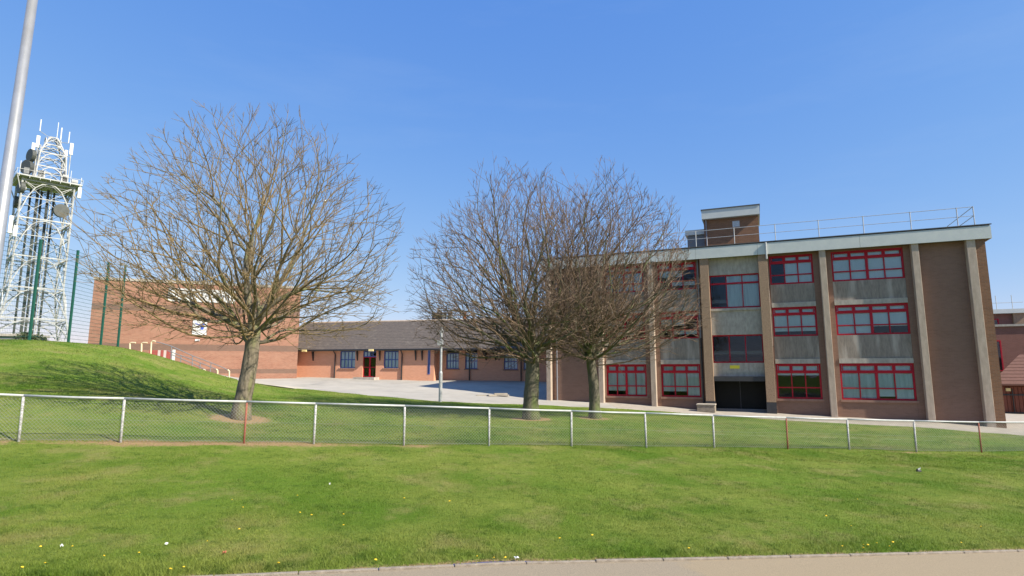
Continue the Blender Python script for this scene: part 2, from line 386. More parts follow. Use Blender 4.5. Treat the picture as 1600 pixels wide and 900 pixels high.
def gz(X, Y):
    X = np.clip(np.asarray(X, float), -44, 42); Y = np.clip(np.asarray(Y, float), 2, 66)
    sh = X.shape; x = X.ravel()/10; y = Y.ravel()/10; out = np.zeros_like(x)
    for i in range(0, len(x), 20000):
        d = np.hypot(x[i:i+20000,None]-P_[None,:,0]/10, y[i:i+20000,None]-P_[None,:,1]/10)
        out[i:i+20000] = np.where(d > 0, d*d*np.log(np.maximum(d,1e-9)), 0) @ W_[:-3] + W_[-3] + W_[-2]*x[i:i+20000] + W_[-1]*y[i:i+20000]
    X0 = x*10; Y0 = y*10
    out += .018*np.sin(1.1*X0+.7*Y0)*np.sin(1.3*Y0-.4*X0) + .010*np.sin(2.9*X0-1.1*Y0+1)*np.sin(2.3*Y0+.8*X0)
    return out.reshape(sh)
def gz1(x, y): return float(gz(np.array([x]), np.array([y]))[0])
def hit(px, py, Y0=6.0, Y1=70.0):
    """where the line of sight of a pixel meets the ground"""
    r = ray(px, py); r = r / r[1]
    Ys = np.linspace(Y0, Y1, 1300); d = r[2]*Ys + CAMZ - gz(r[0]*Ys, Ys)
    k = np.argmax(d < 0) if (d < 0).any() else len(Ys)-1
    Y = Ys[k]; return Vector((r[0]*Y, Y, gz1(r[0]*Y, Y)))

# ground sheet: fine where it is seen, stretched to the horizon
def axis(a, b, step, far, growth=1.6):
    c = list(np.arange(a, b + 1e-6, step)); s = step; lo = a; hi = b; L = []; H = []
    while lo > -far: s *= growth; lo -= s; L.append(lo)
    s = step
    while hi < far: s *= growth; hi += s; H.append(hi)
    return np.array(L[::-1] + c + H)
pave_front = lambda X: edge_y(X) - 0.02
gx = axis(-44, 42, 0.42, 1500); 
gv = np.concatenate([np.arange(0, 1.0, 0.028) , ])          # rows between pavement edge and the far side
rows = np.concatenate([np.linspace(0, 14, 47), np.linspace(14.4, 58, 95)])
far = []; s_ = 0.6; v_ = 58.0
while v_ < 1800: s_ *= 1.5; v_ += s_; far.append(v_)
rows = np.concatenate([rows, far])
GX, GV = np.meshgrid(gx, rows)
EY = edge_y(np.clip(GX, -60, 60))
GY = EY + GV
GZ = gz(GX, GY)
fl = np.clip((np.hypot(GX, GY) - 110) / 300, 0, 1); GZ = GZ * (1 - fl) + 1.0 * fl
nR, nC = GX.shape
me = bpy.data.meshes.new('ground')
vv = np.column_stack([GX.ravel(), GY.ravel(), GZ.ravel()])
ii = np.arange(nR*nC).reshape(nR, nC)
ff = np.column_stack([ii[:-1,:-1].ravel(), ii[:-1,1:].ravel(), ii[1:,1:].ravel(), ii[1:,:-1].ravel()])
me.from_pydata(vv.tolist(), [], ff.tolist()); me.update()
me.polygons.foreach_set('use_smooth', [True]*len(me.polygons))
TREES_XY = [at(375,655,19.0), at(830,655,24.5), at(930,653,25.5)]
def soil_amount(X, Y):
    s = np.zeros_like(X)
    fd = np.abs(Y - (16.93 + 0.27*X)); 
    fw = np.where(X < -2, 1.0, np.where(X < 10, 0.45, 0.65))
    s = np.maximum(s, fw*np.clip(1.2 - fd/(np.where(X < -4, .56, .36)+.12*np.sin(1.9*X)+.09*np.sin(4.7*X+1)), 0, 1)*(.8+.2*np.sin(.9*X+2)))
    for t, rr, a in ((TREES_XY[0], 1.2, 1.0), (TREES_XY[1], 1.15, .95), (TREES_XY[2], 1.0, 0.85)):
        s = np.maximum(s, a*np.clip(2.4 - 2.4*np.hypot(X-t.x, Y-t.y)/rr, 0, 1))
    ed = Y - edge_y(X)
    s = np.maximum(s, 0.75*np.clip(1 - ed/0.22, 0, 1))
    return s
attr = me.attributes.new('soil', 'FLOAT', 'POINT')
attr.data.foreach_set('value', soil_amount(GX, GY).ravel().astype(np.float32))
me.materials.append(M['lawn'])
ground = link(bpy.data.objects.new('ground', me)); tag(ground, kind='structure')

# pavement, edging stones, road
def strip(name, m, y_a, y_b, zoff, x0=-40, x1=50, n=46):
    mb = MB()
    for i in range(n):
        X = x0 + (x1-x0)*i/(n-1)
        mb.v += [(X, edge_y(X)+y_a, edge_z(X)+zoff), (X, edge_y(X)+y_b, edge_z(X)+zoff)]
    mb.f = [(2*i, 2*i+2, 2*i+3, 2*i+1) for i in range(n-1)]
    return mb.build(name, m)

def pave_mat():
    m = bpy.data.materials.new('pavement_asphalt'); m.use_nodes = True
    nt = m.node_tree; N = nt.nodes; L = nt.links; b = N['Principled BSDF']; b.inputs['Roughness'].default_value = 0.95
    tc = N.new('ShaderNodeTexCoord'); sx = N.new('ShaderNodeSeparateXYZ'); L.new(tc.outputs['Object'], sx.inputs[0])
    n = N.new('ShaderNodeTexNoise'); n.inputs['Scale'].default_value = 70; n.inputs['Detail'].default_value = 5; n.inputs['Roughness'].default_value = 0.8
    L.new(tc.outputs['Object'], n.inputs['Vector'])
    n2 = N.new('ShaderNodeTexNoise'); n2.inputs['Scale'].default_value = 1.6; n2.inputs['Detail'].default_value = 6
    L.new(tc.outputs['Object'], n2.inputs['Vector'])
    w = N.new('ShaderNodeMath'); w.operation = 'MULTIPLY_ADD'; L.new(n2.outputs['Fac'], w.inputs[0]); w.inputs[1].default_value = 0.8; L.new(sx.outputs[0], w.inputs[2])
    s = N.new('ShaderNodeMapRange'); s.inputs[1].default_value = 2.62; s.inputs[2].default_value = 2.8; L.new(w.outputs[0], s.inputs[0])
    def two(a, c):
        x = N.new('ShaderNodeMix'); x.data_type = 'RGBA'; x.inputs[6].default_value = (*a,1); x.inputs[7].default_value = (*c,1)
        r = N.new('ShaderNodeMapRange'); r.inputs[1].default_value = 0.32; r.inputs[2].default_value = 0.68
        L.new(n.outputs['Fac'], r.inputs[0]); L.new(r.outputs[0], x.inputs[0]); return x.outputs[2]
    x = N.new('ShaderNodeMix'); x.data_type = 'RGBA'; L.new(s.outputs[0], x.inputs[0])
    L.new(two((0.17,0.138,0.095),(0.335,0.272,0.185)), x.inputs[6]); L.new(two((0.215,0.165,0.10),(0.335,0.265,0.165)), x.inputs[7])
    L.new(x.outputs[2], b.inputs['Base Color'])
    bp = N.new('ShaderNodeBump'); bp.inputs['Strength'].default_value = 0.6; bp.inputs['Distance'].default_value = 0.01
    L.new(n.outputs['Fac'], bp.inputs['Height']); L.new(bp.outputs[0], b.inputs['Normal'])
    return m
pavement = tag(strip('pavement', pave_mat(), -2.1, -0.004, -0.004), kind='structure')
tag(strip('road', M['road'], -9.5, -2.24, -0.12), kind='structure')
tag(strip('far_pavement', M['yard'], -11.6, -9.62, 0.0), kind='structure')
tag(strip('far_verge', M['lawn'], -900, -11.6, -0.02), kind='structure')
for ya, zh, nm in ((-2.17, 0.004, 'roadside_kerb'), (-9.56, 0.004, 'far_kerb')):
    mb = MB()
    for i in range(45):
        X = -40 + 2*i; mb.hexa([(X,edge_y(X)+ya-.065,edge_z(X)-.2),(X+1.99,edge_y(X+1.99)+ya-.065,edge_z(X+1.99)-.2),(X+1.99,edge_y(X+1.99)+ya+.065,edge_z(X+1.99)-.2),(X,edge_y(X)+ya+.065,edge_z(X)-.2)],
                               [(X,edge_y(X)+ya-.065,edge_z(X)+zh),(X+1.99,edge_y(X+1.99)+ya-.065,edge_z(X+1.99)+zh),(X+1.99,edge_y(X+1.99)+ya+.065,edge_z(X+1.99)+zh),(X,edge_y(X)+ya+.065,edge_z(X)+zh)])
    tag(mb.build(nm, M['edging']), kind='structure')
est = MB().box(0, 0.905, -0.03, 0.03, -0.15, 0.0).build('edging_stone', M['edging'], pavement, bevel=0.008)
X = -12.3
for i in range(38):
    ea = edge_slope(X+.45)
    o = est if i == 0 else share(est, 'edging_stone', pavement)
    o.location = (X, edge_y(X)-0.03, edge_z(X)+0.022+R.uniform(-.005,.005))
    o.rotation_euler = (R.uniform(-.02,.02), math.atan(-ezs)+R.uniform(-.003,.003), ea+R.uniform(-.006,.006))
    X += 0.915*math.cos(ea)

# school yard and the path along the building: sheet draped on the ground
edge_px = [(372,596),(395,598),(430,603),(470,607.5),(520,612),(560,616),(600,619.5),(640,623.5),(688,627.5),(740,630),(800,631.5),(860,633.5),(930,637),(1000,641),(1060,645),(1120,650),(1200,655),(1300,661),(1400,666),(1500,673),(1600,681),(1680,688)]
yard_edge = [hit(x, y, 24) for x, y in edge_px]
yex = np.array([-26.0, -21.0] + [p.x for p in yard_edge]); yey = np.array([43.6, 43.0] + [p.y for p in yard_edge])
def yard_front(X): return np.interp(X, yex, yey, left=yey[0], right=yey[-1])
def sheet(name, m, xs, ys_front, ys_back, off, nrow=40):
    X = np.repeat(xs[None,:], nrow, 0); t = (np.linspace(0,1,nrow)**1.3)[:,None]
    Y = ys_front[None,:]*(1-t) + ys_back[None,:]*t
    Z = gz(X, Y) + off; Z[0] -= off*1.6
    v = np.column_stack([X.ravel(), Y.ravel(), Z.ravel()]); nc = len(xs); i = np.arange(nrow*nc).reshape(nrow,nc)
    f = np.column_stack([i[:-1,:-1].ravel(), i[:-1,1:].ravel(), i[1:,1:].ravel(), i[1:,:-1].ravel()])
    me = bpy.data.meshes.new(name); me.from_pydata(v.tolist(), [], f.tolist()); me.update()
    me.polygons.foreach_set('use_smooth', [True]*len(me.polygons)); me.materials.append(m)
    return tag(link(bpy.data.objects.new(name, me)), kind='structure')
xs = np.linspace(yex[0], 6.0, 70)
sheet('school_yard', M['yard'], xs, yard_front(xs), np.full_like(xs, 62.0), 0.035)
xs = np.linspace(6.0, 40.0, 60)
sheet('building_path', M['path'], xs, yard_front(xs), yard_front(xs)+18, 0.035)

# ------------------------------------------------------------------ three storey school building
TH = math.radians(67.1)
FP = at(1545, 600, 30.0); ROT = -(math.pi/2 - TH)
ax = Vector((math.cos(ROT), math.sin(ROT), 0)); ay = Vector((-math.sin(ROT), math.cos(ROT), 0))
BASE = -0.5
def frame_hit(px, py, org, rot, c=0.0):
    """local x and world z where a line of sight meets the plane y = c of a building's own frame"""
    a = Vector((math.cos(rot), math.sin(rot), 0)); n = Vector((-math.sin(rot), math.cos(rot), 0))
    r = Vector(ray(px, py)); o = Vector((0,0,CAMZ)); q = Vector((org.x, org.y, 0))
    k = ((q + n*c - o).dot(n)) / r.dot(n); p = o + r*k
    return (p - q).dot(a), p.z
def fh(px, py, c=0.0): return frame_hit(px, py, FP, ROT, c)
B = empty('school_building', (FP.x, FP.y, BASE), ROT)
tag(B, 'three storey brown school block with red framed windows and pale roof fascia', 'building')
def zl(rel): return rel + CAMZ - BASE         # height relative to the camera -> local
DEP = 6.6; XL = -23.75; XR = 0.42
ZT = zl(6.86)
W1 = (zl(-1.55), zl(0.43)); W2 = (zl(1.99), zl(3.68)); W3 = (zl(5.03), zl(6.74))
# shell
MB().box(XL, XR, DEP-0.25, DEP, -1, ZT).build('rear_wall', M['brown'], B)
MB().box(XL, XL+0.25, 0.24, DEP-0.252, -1, ZT).build('end_wall', M['brown'], B)
MB().box(XR-0.25, XR, 0.24, DEP-0.252, -1, ZT).build('end_wall', M['brown'], B)
for z in (zl(-2.2), zl(1.2), zl(4.3)):
    MB().box(XL+0.26, XR-0.26, 0.26, DEP-0.26, z-0.2, z).build('floor_slab', M['interior'], B)
for s in (2.65, 7.08, 10.2, 13.5, 16.77, 20.1):
    MB().box(-s-0.08, -s+0.08, 0.245, DEP-0.26, 0.3, ZT-0.01).build('partition', M['interior'], B)
roof = MB().box(XL-0.3, XR+0.25, -0.44, DEP+0.25, zl(7.42), zl(7.52)).build('roof', M['felt'], B)
MB().box(XL-0.28, XR+0.2, -0.42, DEP, ZT+0.003, zl(7.417)).build('roof_deck', M['interior'], roof)
# fascia boards
fx = [XL-0.33, -19.4, -13.95, -10.45, -5.2, XR+0.28]
for i in range(5):
    MB().box(fx[i]+0.006, fx[i+1]-0.006, -0.475, -0.445, zl(6.80), zl(7.47)).build('fascia_board', M['fascia'], B)
MB().box(XR+0.255, XR+0.285, -0.443, DEP, zl(6.80), zl(7.47)).build('fascia_board', M['fascia'], B)
MB().box(XL-0.335, XL-0.305, -0.443, DEP, zl(6.80), zl(7.47)).build('fascia_board', M['fascia'], B)
MB().box(XL-0.36, XR+0.32, -0.50, -0.40, zl(7.525), zl(7.57)).build('roof_trim', M['felt'], B)

def window(root, x0, x1, z0, z1, y, cols, rows, fm, glass, fills, ft=0.09, mull=None, depth=0.09, back=0.10, name='window'):
    """frame mesh with one pane, and where the photo shows one a blind, for each light. rows: heights bottom to top as fractions"""
    w = empty(name, (0,0,0)) if False else None
    mb = MB()
    mb.box(x0, x1, y, y+depth, z0, z0+ft).box(x0, x1, y, y+depth, z1-ft, z1)
    mb.box(x0, x0+ft, y+.001, y+depth-.001, z0+ft, z1-ft).box(x1-ft, x1, y+.001, y+depth-.001, z0+ft, z1-ft)
    iw = x1-x0-2*ft; ih = z1-z0-2*ft
    xs = [x0+ft+iw*i/cols for i in range(cols+1)]; zs = [z0+ft]
    for r in rows: zs.append(zs[-1]+ih*r)
    for i in range(1, cols):
        h = (mull if (mull and cols % 2 == 0 and i == cols//2) else ft*0.62)/2
        mb.box(xs[i]-h, xs[i]+h, y+.002, y+depth-.002, z0+ft, z1-ft)
    for j in range(1, len(rows)):
        h = ft*(0.36 if j < len(rows)-1 else 0.62)
        mb.box(x0+ft, x1-ft, y+.004, y+depth-.004, zs[j]-h, zs[j]+h)
    # opening lights in the top row have their own sash frames
    if len(rows) == 3:
        for i in range(cols):
            a, b_, c, d = xs[i]+.03, xs[i+1]-.03, zs[-2]+ft*.6, zs[-1]
            mb.box(a, b_, y-.02, y+.0, c, c+.05).box(a, b_, y-.02, y, d-.05, d).box(a, a+.05, y-.019, y, c+.05, d-.05).box(b_-.05, b_, y-.019, y, c+.05, d-.05)
    w = mb.build(name, fm, root)
    for i in range(cols):
        for j in range(len(rows)):
            MB().box(xs[i]+.004, xs[i+1]-.004, y+depth*.5, y+depth*.5+.006, zs[j]+.004, zs[j+1]-.004).build('pane', glass, w)
            fl = fills(i, j) if fills else None
            if fl:
                mm, fz = fl       # blind material and how far down it hangs (fraction of the light)
                MB().box(xs[i]+.002, xs[i+1]-.002, y+back, y+back+.008, zs[j+1]-(zs[j+1]-zs[j])*fz, zs[j+1]).build('blind', mm, w)
    return w

ROWS = (0.30, 0.48, 0.22)
bl = M['blind']; cu = M['curtain']
full = lambda i, j: (bl, 1.0)
def w2B(i, j): return (bl, 0.18) if (j == 0 and i >= 2) else (bl, 1.0)
def w2C(i, j): return (bl, 0.55) if j == 0 else (bl, 1.0)
def w3C(i, j): return None if i == 0 else (bl, 1.0)
def w1C(i, j): return (bl, 1.0) if j == 2 else ((bl, 0.2) if j == 1 else None)
def w1B(i, j): return (cu, 1.0) if j == 1 or i != 2 else (bl, 0.8)
def curt(i, j): return (cu, 1.0) if j > 0 or i > 1 else (cu, 0.55)
def ent(i, j): return (cu, 1.0) if i else None
def half(i, j): return (bl, 0.6) if (i+j) % 3 else None
bayB = (-6.62, -3.13); bayC = (-9.86, -7.55); bayE = (-16.35, -14.02); bayF = (-20.0+0.2, -17.25)
for (a, b_), cols, f in ((bayB, 4, (w1B, w2B, full)), (bayC, 3, (w1C, w2C, w3C)), (bayE, 3, (curt, half, half)), (bayF, 4, (curt, half, full))):
    for (z0, z1), fl, nm in zip((W1, W2, W3), f, ('ground', 'first', 'top')):
        window(B, a, b_, z0, z1, 0.07, cols, ROWS, M['red'], M['glass'], fl, mull=0.13)
# infill of the bays: side strips, spandrels, lintels, sills
def bay(xa, xb, wa, wb):
    MB().box(xa, wa, 0.0, 0.24, -1, ZT).build('brick_jamb', M['brown'], B)
    MB().box(wb, xb, 0.0, 0.24, -1, ZT).build('brick_jamb', M['brown'], B)
    MB().box(wa, wb, 0.02, 0.238, -1, W1[0]-0.13).build('apron_wall', M['brown'], B)
    MB().box(wa-0.06, wb+0.06, -0.05, 0.20, W1[0]-0.128, W1[0]-0.003).build('window_sill', M['sill'], B)
    for lo, hi in ((W1[1], W2[0]), (W2[1], W3[0])):
        MB().box(wa+.002, wb-.002, -0.03, 0.22, lo+.003, lo+0.27).build('lintel', M['lintel'], B)
        MB().box(wa+.002, wb-.002, 0.03, 0.22, lo+0.272, hi-.003).build('spandrel_panel', M['pebble'], B)
    MB().box(wa+.002, wb-.002, 0.03, 0.22, W3[1]+.003, ZT).build('window_head', M['brown'], B)
bay(-7.08, -2.65, *bayB); bay(-10.2, -7.08, *bayC); bay(-16.77, -13.5, *bayE); bay(-20.1, -16.77, *bayF)
MB().box(-2.65, 0.0, 0.0, 0.238, -1, ZT).build('blank_panel', M['brown'], B)
MB().box(XL+.001, -20.1, 0.0, 0.238, -1, ZT).build('blank_panel', M['brown'], B)
# entrance bay
xa, xb = -13.5, -10.2
d_top = zl(-0.0)
e = [fh(1148, y)[1] - BASE for y in (407, 428.5, 481, 523, 567, 588)]
MB().box(xa, xb, 0.0, 0.24, e[1], ZT).build('concrete_panel', M['lintel'], B)
MB().box(xa, xb, 0.0, 0.24, e[3], e[2]).build('concrete_panel', M['lintel'], B)
MB().box(xa, xb, 0.0, 0.24, e[5], e[4]).build('concrete_panel', M['lintel'], B)
MB().box(xa+.2, xb-.2, -0.07, -.002, e[2]-0.16, e[2]-.03).build('window_sill', M['lintel'], B)
window(B, xa+.22, xb-.22, e[2], e[1], 0.06, 3, (0.76, 0.24), M['red'], M['glass'], ent, ft=0.08)
window(B, xa+.22, xb-.22, e[4], e[3], 0.06, 3, (1.0,), M['red'], M['glass'], None, ft=0.08)
MB().box(xa+.25, xb-.25, -0.30, 0.1, e[5]-0.28, e[5]-.002).build('shutter_box', M['plinth'], B)
door = MB().box(xa+.25, xb-.25, 0.62, 0.70, -1, e[5]-.28).build('shutter_door', M['door'], B)
MB().box((xa+xb)/2-.02, (xa+xb)/2+.02, 0.60, 0.618, 0, e[5]-.3).build('meeting_strip', M['plinth'], door)
for x in (xa+.55, xa+1.6):
    MB().box(x-.09, x+.09, 0.3, 0.48, 0, 0.62).build('bollard_block', M['conc'], B)
q = fh(1148, 573); MB().box(q[0]-.27, q[0]+.27, -0.02, -.002, q[1]-BASE-.11, q[1]-BASE+.08).build('yellow_sign_plate', M['yel_sign'], B)
# pilasters
for s in (2.65, 7.08):
    MB().box(-s-.16, -s+.16, -0.40, -.002, -1, ZT-.002).build('pilaster', M['conc'], B, bevel=0.015)
for s in (16.77, 20.05, 23.58):
    MB().box(-s-.15, -s+.15, -0.40, -.002, -1, ZT-.002).build('pilaster', M['conc'], B, bevel=0.015)
for s in (10.2, 13.5):
    p = MB().box(-s-.25, -s+.25, -0.40, -.002, zl(-1.75), ZT-.002).build('entrance_column', M['colm'], B, bevel=0.012)
    MB().box(-s-.26, -s+.26, -0.41, 0.0, -1, zl(-1.753)).build('painted_base', M['plinth'], p)
MB().box(-0.38, 0.0, -0.40, -.002, -1, ZT-.002).build('pilaster', M['conc'], B, bevel=0.015)
MB().box(0.003, XR, -0.36, 0.238, -1, ZT-.002).build('corner_brick_pier', M['tower_brick'], B)
for a, b_ in ((-10.0, -7.25), (-6.9, -2.82), (-2.48, -0.43)):
    MB().box(a, b_, -0.03, -.003, -1, 0.28).build('plinth', M['plinth'], B)
# drainpipes
def drain(x, y, z0, z1, m1, m2, zs):
    d = MB().tube([(x,y,z0),(x,y,zs)], 0.045, 8).build('drainpipe', m1, B)
    MB().tube([(x,y,zs),(x,y,z1)], 0.045, 8).build('pipe_upper', m2, d)
    for z in np.arange(z0+.8, z1, 1.8): MB().box(x-.07, x+.07, y-.02, y+.06, z, z+.05).build('pipe_bracket', m1, d)
drain(-9.98, -0.07, 0, ZT+.1, M['plinth'], M['railw'], zl(1.4)); drain(-13.9, -0.07, 0, ZT, M['plinth'], M['grey_rail'], zl(2.0)); drain(-23.1, -0.07, 0, ZT, M['grey_rail'], M['grey_rail'], zl(2.0))
MB().tube([(-9.98,-0.53,zl(6.5)),(-9.98,-0.53,zl(7.5))], 0.05, 8).build('downpipe_outlet', M['railw'], B)
# stair tower and plant room on the roof
c0 = 3.6
x0, zt = fh(1099, 336, c0); x1, zt1 = fh(1184, 329, c0)
zt = (zt+zt1)/2 - BASE; 
tw = MB().box(x0, x1, c0, c0+2.9, zl(7.0), zt-.35).build('stair_tower', M['tower_brick'], B)
MB().box(x0-.1, x1+.1, c0-.32, c0+3.2, zt-.34, zt+.26).build('tower_fascia', M['fascia'], tw)
MB().box(x0-.14, x1+.14, c0-.36, c0+3.24, zt+.262, zt+.33).build('tower_roof_trim', M['felt'], tw)
xm = fh(1150, 350, c0)[0]
MB().box(xm-.22, xm+.22, c0-.03, c0-.002, zt-1.0, zt-.6).build('vent_plate', M['galv'], tw)
MB().tube([(x0+.15, c0-.06, zl(7.5)), (x0+.15, c0-.06, zt-.3)], .05, 8).build('drainpipe', M['grey_rail'], tw)
x2 = fh(1074, 375, c0+.6)[0]; zpr = fh(1085, 360, c0+.6)[1] - BASE
pr = MB().box(x2, x0-.002, c0+.6, c0+2.7, zl(7.0), zpr-.35).build('plant_room', M['slate'], B)
MB().box(x2-.12, x0-.004, c0+.45, c0+2.8, zpr-.348, zpr).build('plant_room_fascia', M['fascia'], pr)
# roof guard rail
rl = MB(); yr = 0.9; posts = []
xp = [fh(px, y, yr)[0] for px, y in ((1523,350),(1497,352),(1424,358),(1350,364),(1280,370),(1212,376),(1148,382),(1088,388),(1035,392))]
gr = MB().tube([(xp[0], yr, zl(8.85)), (xp[-1], yr, zl(8.85))], 0.017, 6).build('guard_rail', M['railw'], B)
MB().tube([(xp[0], yr, zl(8.35)), (xp[-1], yr, zl(8.35))], 0.015, 6).build('guard_rail', M['railw'], B)
for zz in (8.85, 8.35):
    MB().tube([(xp[0], yr+.003, zl(zz)), (xp[0], DEP-1, zl(zz))], 0.022, 6).build('guard_rail', M['railw'], B)
for x in xp:
    p = MB().tube([(x, yr, zl(7.53)), (x, yr, zl(8.88))], 0.026, 8).build('rail_post', M['railw'], B)
    MB().box(x-.14, x+.14, yr-.3, yr+.75, zl(7.525), zl(7.60)).build('rail_foot', M['railw'], p)

# concrete planter beside the entrance
pq = hit(1104, 646, 25); pz = gz1(pq.x, pq.y)
px_, pz_ = fh(1104, 640, -0.9)
pw = FP + ax*px_ + ay*(-0.9)
plr = empty('planter', (pw.x, pw.y, gz1(pw.x, pw.y)+.03), ROT)
MB().box(-.5, .5, -.4, .4, 0, .38).build('trough', M['edging'], plr, bevel=.03)
MB().box(-.53, .53, -.43, .43, .382, .46).build('rim', M['path'], plr, bevel=.02)
tag(plr, 'low square concrete planter left of the black shutter door', 'planter')

# ------------------------------------------------------------------ brick hall with the school sign
HA = at(143, 480, 44.7); HB = at(468, 500, 50.0)
hd = Vector((HB.x-HA.x, HB.y-HA.y, 0)); HL = hd.length; HR = math.atan2(hd.y, hd.x)
HBASE = 1.7
H = empty('sports_hall', (HA.x, HA.y, HBASE), HR)
tag(H, 'tall windowless red brick hall with dark brick bands and a white name board', 'building')
def hh(px, py, c=0.0): x, z = frame_hit(px, py, HA, HR, c); return x, z - HBASE
ztop = 7.2 + CAMZ - HBASE
bands = [(-1.0, .62, 0), (.62, .98, 1), (.98, 2.45, 0), (2.45, 2.95, 1), (2.95, 5.55, 0), (5.55, 6.05, 1), (6.05, ztop-.12, 0)]
for a, b_, k in bands:
    MB().box(0, HL, -.003*k, 13, a, b_-.001).build('dark_brick_band' if k else 'brick_wall', M['hall_band'] if k else M['hall'], H)
MB().box(-.06, HL+.06, -.06, 13.06, ztop-.119, ztop+.08).build('coping', M['lintel'], H)
x0, z1 = hh(264, 450); x1, z0 = hh(367, 474)
sb = MB().box(x0, x1, -.07, -.004, z0, z1).build('name_board', M['white'], H)
def text(s, size, x, y, z, m, parent, rotx=math.pi/2, shear=0.0, width=None):
    cu_ = bpy.data.curves.new('text', 'FONT'); cu_.body = s; cu_.size = size; cu_.align_x = 'CENTER'; cu_.align_y = 'CENTER'; cu_.extrude = 0.004; cu_.resolution_u = 3
    t = bpy.data.objects.new('tmp', cu_); C.objects.link(t)
    bpy.context.view_layer.update(); dg = bpy.context.evaluated_depsgraph_get()
    me_ = bpy.data.meshes.new_from_object(t.evaluated_get(dg)); bpy.data.objects.remove(t)
    k = 1.0
    if width:
        xsv = [v.co.x for v in me_.vertices]; k = width/(max(xsv)-min(xsv))
    for v in me_.vertices: v.co.x *= k
    me_.materials.clear(); me_.materials.append(m)
    o = bpy.data.objects.new('lettering', me_); o.location = (x, y, z); o.rotation_euler = (rotx, 0, 0)
    return link(o, parent)
text('Northfield Academy', 0.62, (x0+x1)/2, -.076, (z0+z1)/2+.03, M['signink'], sb, width=(x1-x0)*.80)
x0, z1 = hh(302, 499); x1, z0 = hh(322.5, 523.5)
cb = MB().box(x0, x1, -.06, -.004, z0, z1).build('crest_board', M['white'], H)
cx_, cz_ = (x0+x1)/2, (z0+z1)/2+.12
sw = MB()
for pts in ([(-.36,.22),(-.1,.13),(.02,-.02),(-.16,.05),(-.3,.1)], [(-.1,.13),(.30,.16),(.38,.20),(.30,.06),(.05,.02)], [(.0,.05),(.28,.03),(.32,-.2),(.22,-.34),(.05,-.3),(.1,-.12)]):
    n = len(pts); sw.add([(cx_+a, -.066, cz_+b_) for a, b_ in pts] + [(cx_+a, -.061, cz_+b_) for a, b_ in pts], [tuple(range(n))[::-1]] + [(i, (i+1) % n, n+(i+1) % n, n+i) for i in range(n)])
sw.build('crest_emblem', M['signblue'], cb)
x0, z1 = hh(305, 530); x1, z0 = hh(312, 533)
MB().box(x0, x1, -.05, -.004, z0, z1).build('small_plate', M['white'], H)
xq = hh(399, 560)[0]
MB().tube([(xq, -.08, -.5), (xq, -.08, 2.6)], .06, 8).build('drainpipe', M['lintel'], H)

# ------------------------------------------------------------------ low wing with tiled roof
LA = at(462, 590, 52.2); LB = at(872, 599, 47.0)
ld = Vector((LB.x-LA.x, LB.y-LA.y, 0)); LL = ld.length; LR = math.atan2(ld.y, ld.x)
LBASE = 1.2
W = empty('low_wing', (LA.x, LA.y, LBASE), LR)
tag(W, 'long single storey orange brick wing with dark tiled pitched roof across the yard', 'building')
def lh(px, py, c=0.0): x, z = frame_hit(px, py, LA, LR, c); return x, z - LBASE
EAV = lh(560, 547, -.36)[1]; WT = EAV + .05
xr = lh(678, 580)[0]; SHADE_REC = 1.1  # right half set back, a recess added so the eaves shade that wall
# openings: (px left, px right, py top, py bottom, kind, plane)
ops = [(531.5,555.5,549,577,'w',0),(567.5,588,549,589,'d',0),(600,623,549,577,'w',0),(697.5,717,552,578,'w',SHADE_REC),(727,746,552,578,'w',SHADE_REC),(787.5,808.5,552.5,579,'w',SHADE_REC),(818,842,553,579,'w',SHADE_REC)]
def wallrun(xa, xb, c, items):
    x = xa
    for (pl, pr, pt, pb, k, cc) in items:
        a, zt_ = lh(pl, pt, cc); b_, _ = lh(pr, pt, cc); zb_ = lh((pl+pr)/2, pb, cc)[1]
        MB().box(x, a, c, c+.3, -1, WT).build('brick_wall', M['low'], W)
        if k == 'w':
            MB().box(a+.001, b_-.001, c+.002, c+.298, -1, zb_).build('brick_wall', M['low'], W)
            MB().box(a-.08, b_+.08, c-.08, c+.2, zb_+.002, zb_+.10).build('window_sill', M['sill'], W)
            bf = lambda i, j: (bl, 1.0) if (i + j + int(pl)) % 4 else (cu, 1.0)
            window(W, a, b_, zb_+.10, min(zt_, WT-.05), c+.1, 4, (0.5, 0.5), M['blue'], M['glass'], bf, ft=.06, name='window')
        else:
            window(W, a, b_, zb_+1.72, min(zt_, WT-.05), c+.1, 4, (1.0,), M['blue'], M['glass'], lambda i, j: (bl, 1.0) if i < 2 else None, ft=.06, name='fanlight')
            mid = (a+b_)/2
            for u, v in ((a, mid), (mid, b_)):
                dr = window(W, u+.003, v-.003, zb_, zb_+1.71, c+.1, 1, (.48, .52), M['red'], M['glass'], None, ft=.058, name='door')
            MB().box(a-.35, b_+.35, c-1.0, c-.002, -1, zb_-.02).build('door_step', M['lintel'], W)
        x = b_
    MB().box(x, xb, c, c+.3, -1, WT).build('brick_wall', M['low'], W)
wallrun(0, xr, 0, ops[:3]); wallrun(xr-.3+.302, LL, SHADE_REC, ops[3:])
MB().box(xr-.3, xr, .302, SHADE_REC+.3, -1, WT).build('added_return_wall', M['low'], W)  # side wall added to close the shade recess
for px in (670.5, 682):
    c = 0 if px < 678 else SHADE_REC
    a, b_ = lh(px-1.5, 550, c)[0], lh(px+2, 550, c)[0]
    s_ = MB().box(a, b_, c-.03, c-.002, 1.05, WT-.1).build('slot_window', M['blue'], W)
    MB().box(a+.04, b_-.04, c-.036, c-.031, 1.12, WT-.15).build('pane', M['glass'], s_)
RZ = lh(600, 503, 4.9)[1]
ov = -.36
x_l, x_r = -2.6, LL+.8
rs = (RZ-EAV)/(4.9-ov); nrow = 18
